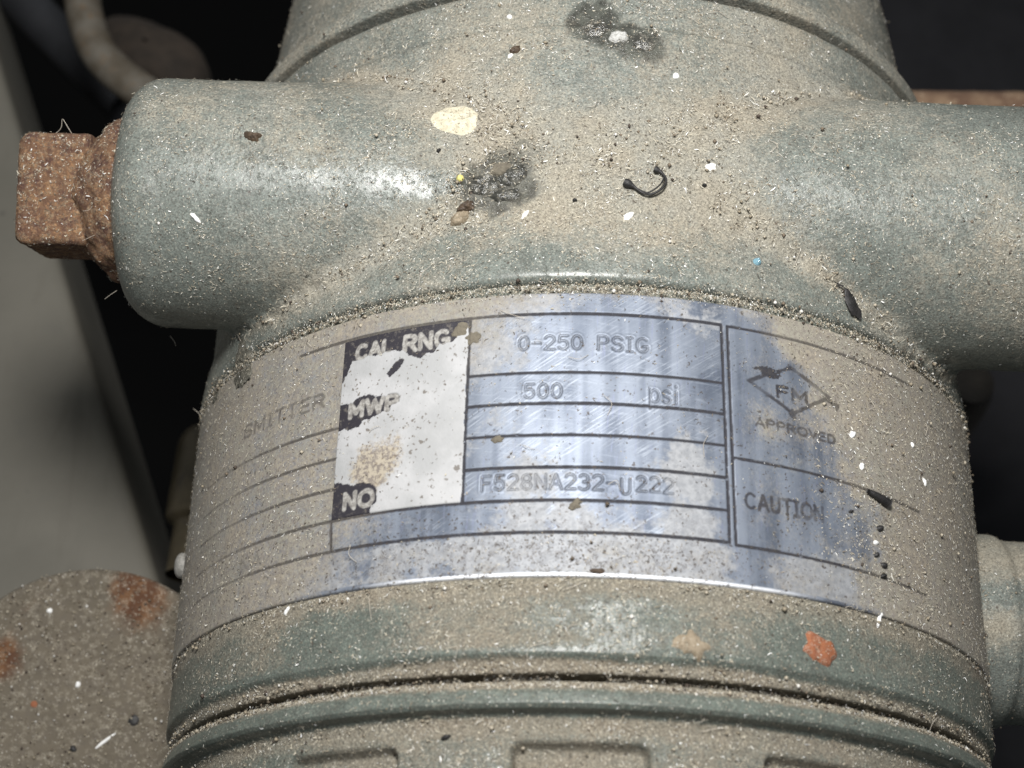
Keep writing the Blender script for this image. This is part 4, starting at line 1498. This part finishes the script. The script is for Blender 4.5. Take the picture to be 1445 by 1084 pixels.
# dim rusty valve body behind the conduit
q = at_z(215, 92, -88)
th = np.linspace(0, 2*math.pi, 60, endpoint=False); ph = np.linspace(.02, math.pi-.02, 34)
Tt, Pp = np.meshgrid(th, ph, indexing='ij')
d = np.stack([np.sin(Pp)*np.cos(Tt), np.sin(Pp)*np.sin(Tt), np.cos(Pp)], -1).reshape(-1, 3)
V = q + np.sign(d)*np.abs(d)**.8*np.array([13.5, 9.0, 9.0])
V[:, 1] -= (V[:, 0] - q[0])*.35
V += d*((fbm(V, 8, 6, 3) - .5)*1.8)[:, None]
tag(mk('valve_body', V, grid_faces(60, 34, True), simple('dim_rusty_casting', (.016, .011, .007), (.034, .024, .016), 6, .85, 0, .6, .0004), centre=True), 'dim brown rounded valve casting deep behind the bent conduit', 'valve')

# brass fitting left of the barrel
fit_m = simple('tarnished_brass', (.05, .04, .022), (.085, .068, .04), 6, .38, .4, .4, .0002, (.05, .04, .03))
q = at_z(292, 690, -45)
pf = np.array(densify(rnd_profile([(-10.5, 0.1, 0), (-10.5, 5.4, 1), (-8, 6.3, .8), (6, 6.3, .8), (7, 4.6, .4), (16, 4.6, 0)]), .8))
a = np.linspace(0, 2*math.pi, 48, endpoint=False)
Tt, k2 = np.meshgrid(a, np.arange(len(pf)), indexing='ij')
V = np.stack([q[0] + pf[k2, 1]*np.sin(Tt) - pf[k2, 0]*.05, q[1] - pf[k2, 0], q[2] + pf[k2, 1]*np.cos(Tt)], -1).reshape(-1, 3)
tag(mk('brass_fitting', V, grid_faces(48, len(pf), True), fit_m, centre=True), 'tarnished brass fitting half hidden left of the barrel', 'fitting')

# rusty pipe at the upper right
zc = -40
P = np.linspace(at_z(1150, 152, zc), at_z(1560, 156, zc), 90)
V, F = tube(P, 3.4, 40)
ctr = P.mean(0)
V = V + ((V - np.array([0, 1, 0])*0 - ctr)*np.array([0, .12, .12]))*((fbm(V, 4, 2, 3) - .5))[:, None]
tag(mk('rusty_pipe', V, F, simple('pitted_brown_rust', (.13, .075, .048), (.24, .16, .10), 5, .9, 0, .9, .0005, (.33, .24, .16)), centre=True), 'rust mottled pipe running behind the right port', 'pipe')

# dim shapes on the right
q = at_z(1372, 540, -60)
V, F = tube(np.array([q + np.array([0, 0, z]) for z in np.linspace(-50, 0, 12)]), [5.2]*10 + [5.0, 4.2], 30)
tag(mk('bolt_end', V, F, simple('dim_bolt_metal', (.018, .015, .012), (.028, .024, .019), 5, .9), centre=True), 'dim round bolt end below the right port', 'bolt')
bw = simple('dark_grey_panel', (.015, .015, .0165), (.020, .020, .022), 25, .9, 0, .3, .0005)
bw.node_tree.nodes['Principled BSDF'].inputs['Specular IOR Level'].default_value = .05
q0, q1 = at_z(1180, -120, -120), at_z(1700, 1250, -120)
nx, ny = 30, 60
gx, gy = np.meshgrid(np.linspace(q0[0], q1[0], nx), np.linspace(q1[1], q0[1], ny), indexing='ij')
top = np.stack([gx, gy, np.full(gx.shape, -120.0)], -1).reshape(-1, 3)
V = np.concatenate([top, top - np.array([0, 0, 6.0])])
F1 = grid_faces(nx, ny)
rimi = [(i*ny) for i in range(nx)] + [(nx-1)*ny + j for j in range(1, ny)] + [i*ny + ny-1 for i in range(nx-2, -1, -1)] + [j for j in range(ny-2, 0, -1)]
F = [tuple(f) for f in F1] + [tuple(f[::-1] + nx*ny) for f in F1] + [(rimi[i], rimi[(i+1) % len(rimi)], rimi[(i+1) % len(rimi)] + nx*ny, rimi[i] + nx*ny) for i in range(len(rimi))]
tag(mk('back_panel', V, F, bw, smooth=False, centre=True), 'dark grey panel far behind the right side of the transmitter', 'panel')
print('objects', len(bpy.data.objects), 'tris', sum(len(o.data.loop_triangles) if 0 else sum(len(p.vertices)-2 for p in o.data.polygons) if len(o.data.polygons) < 5000 else len(o.data.loops)-2*len(o.data.polygons) for o in bpy.data.objects if o.type == 'MESH'))
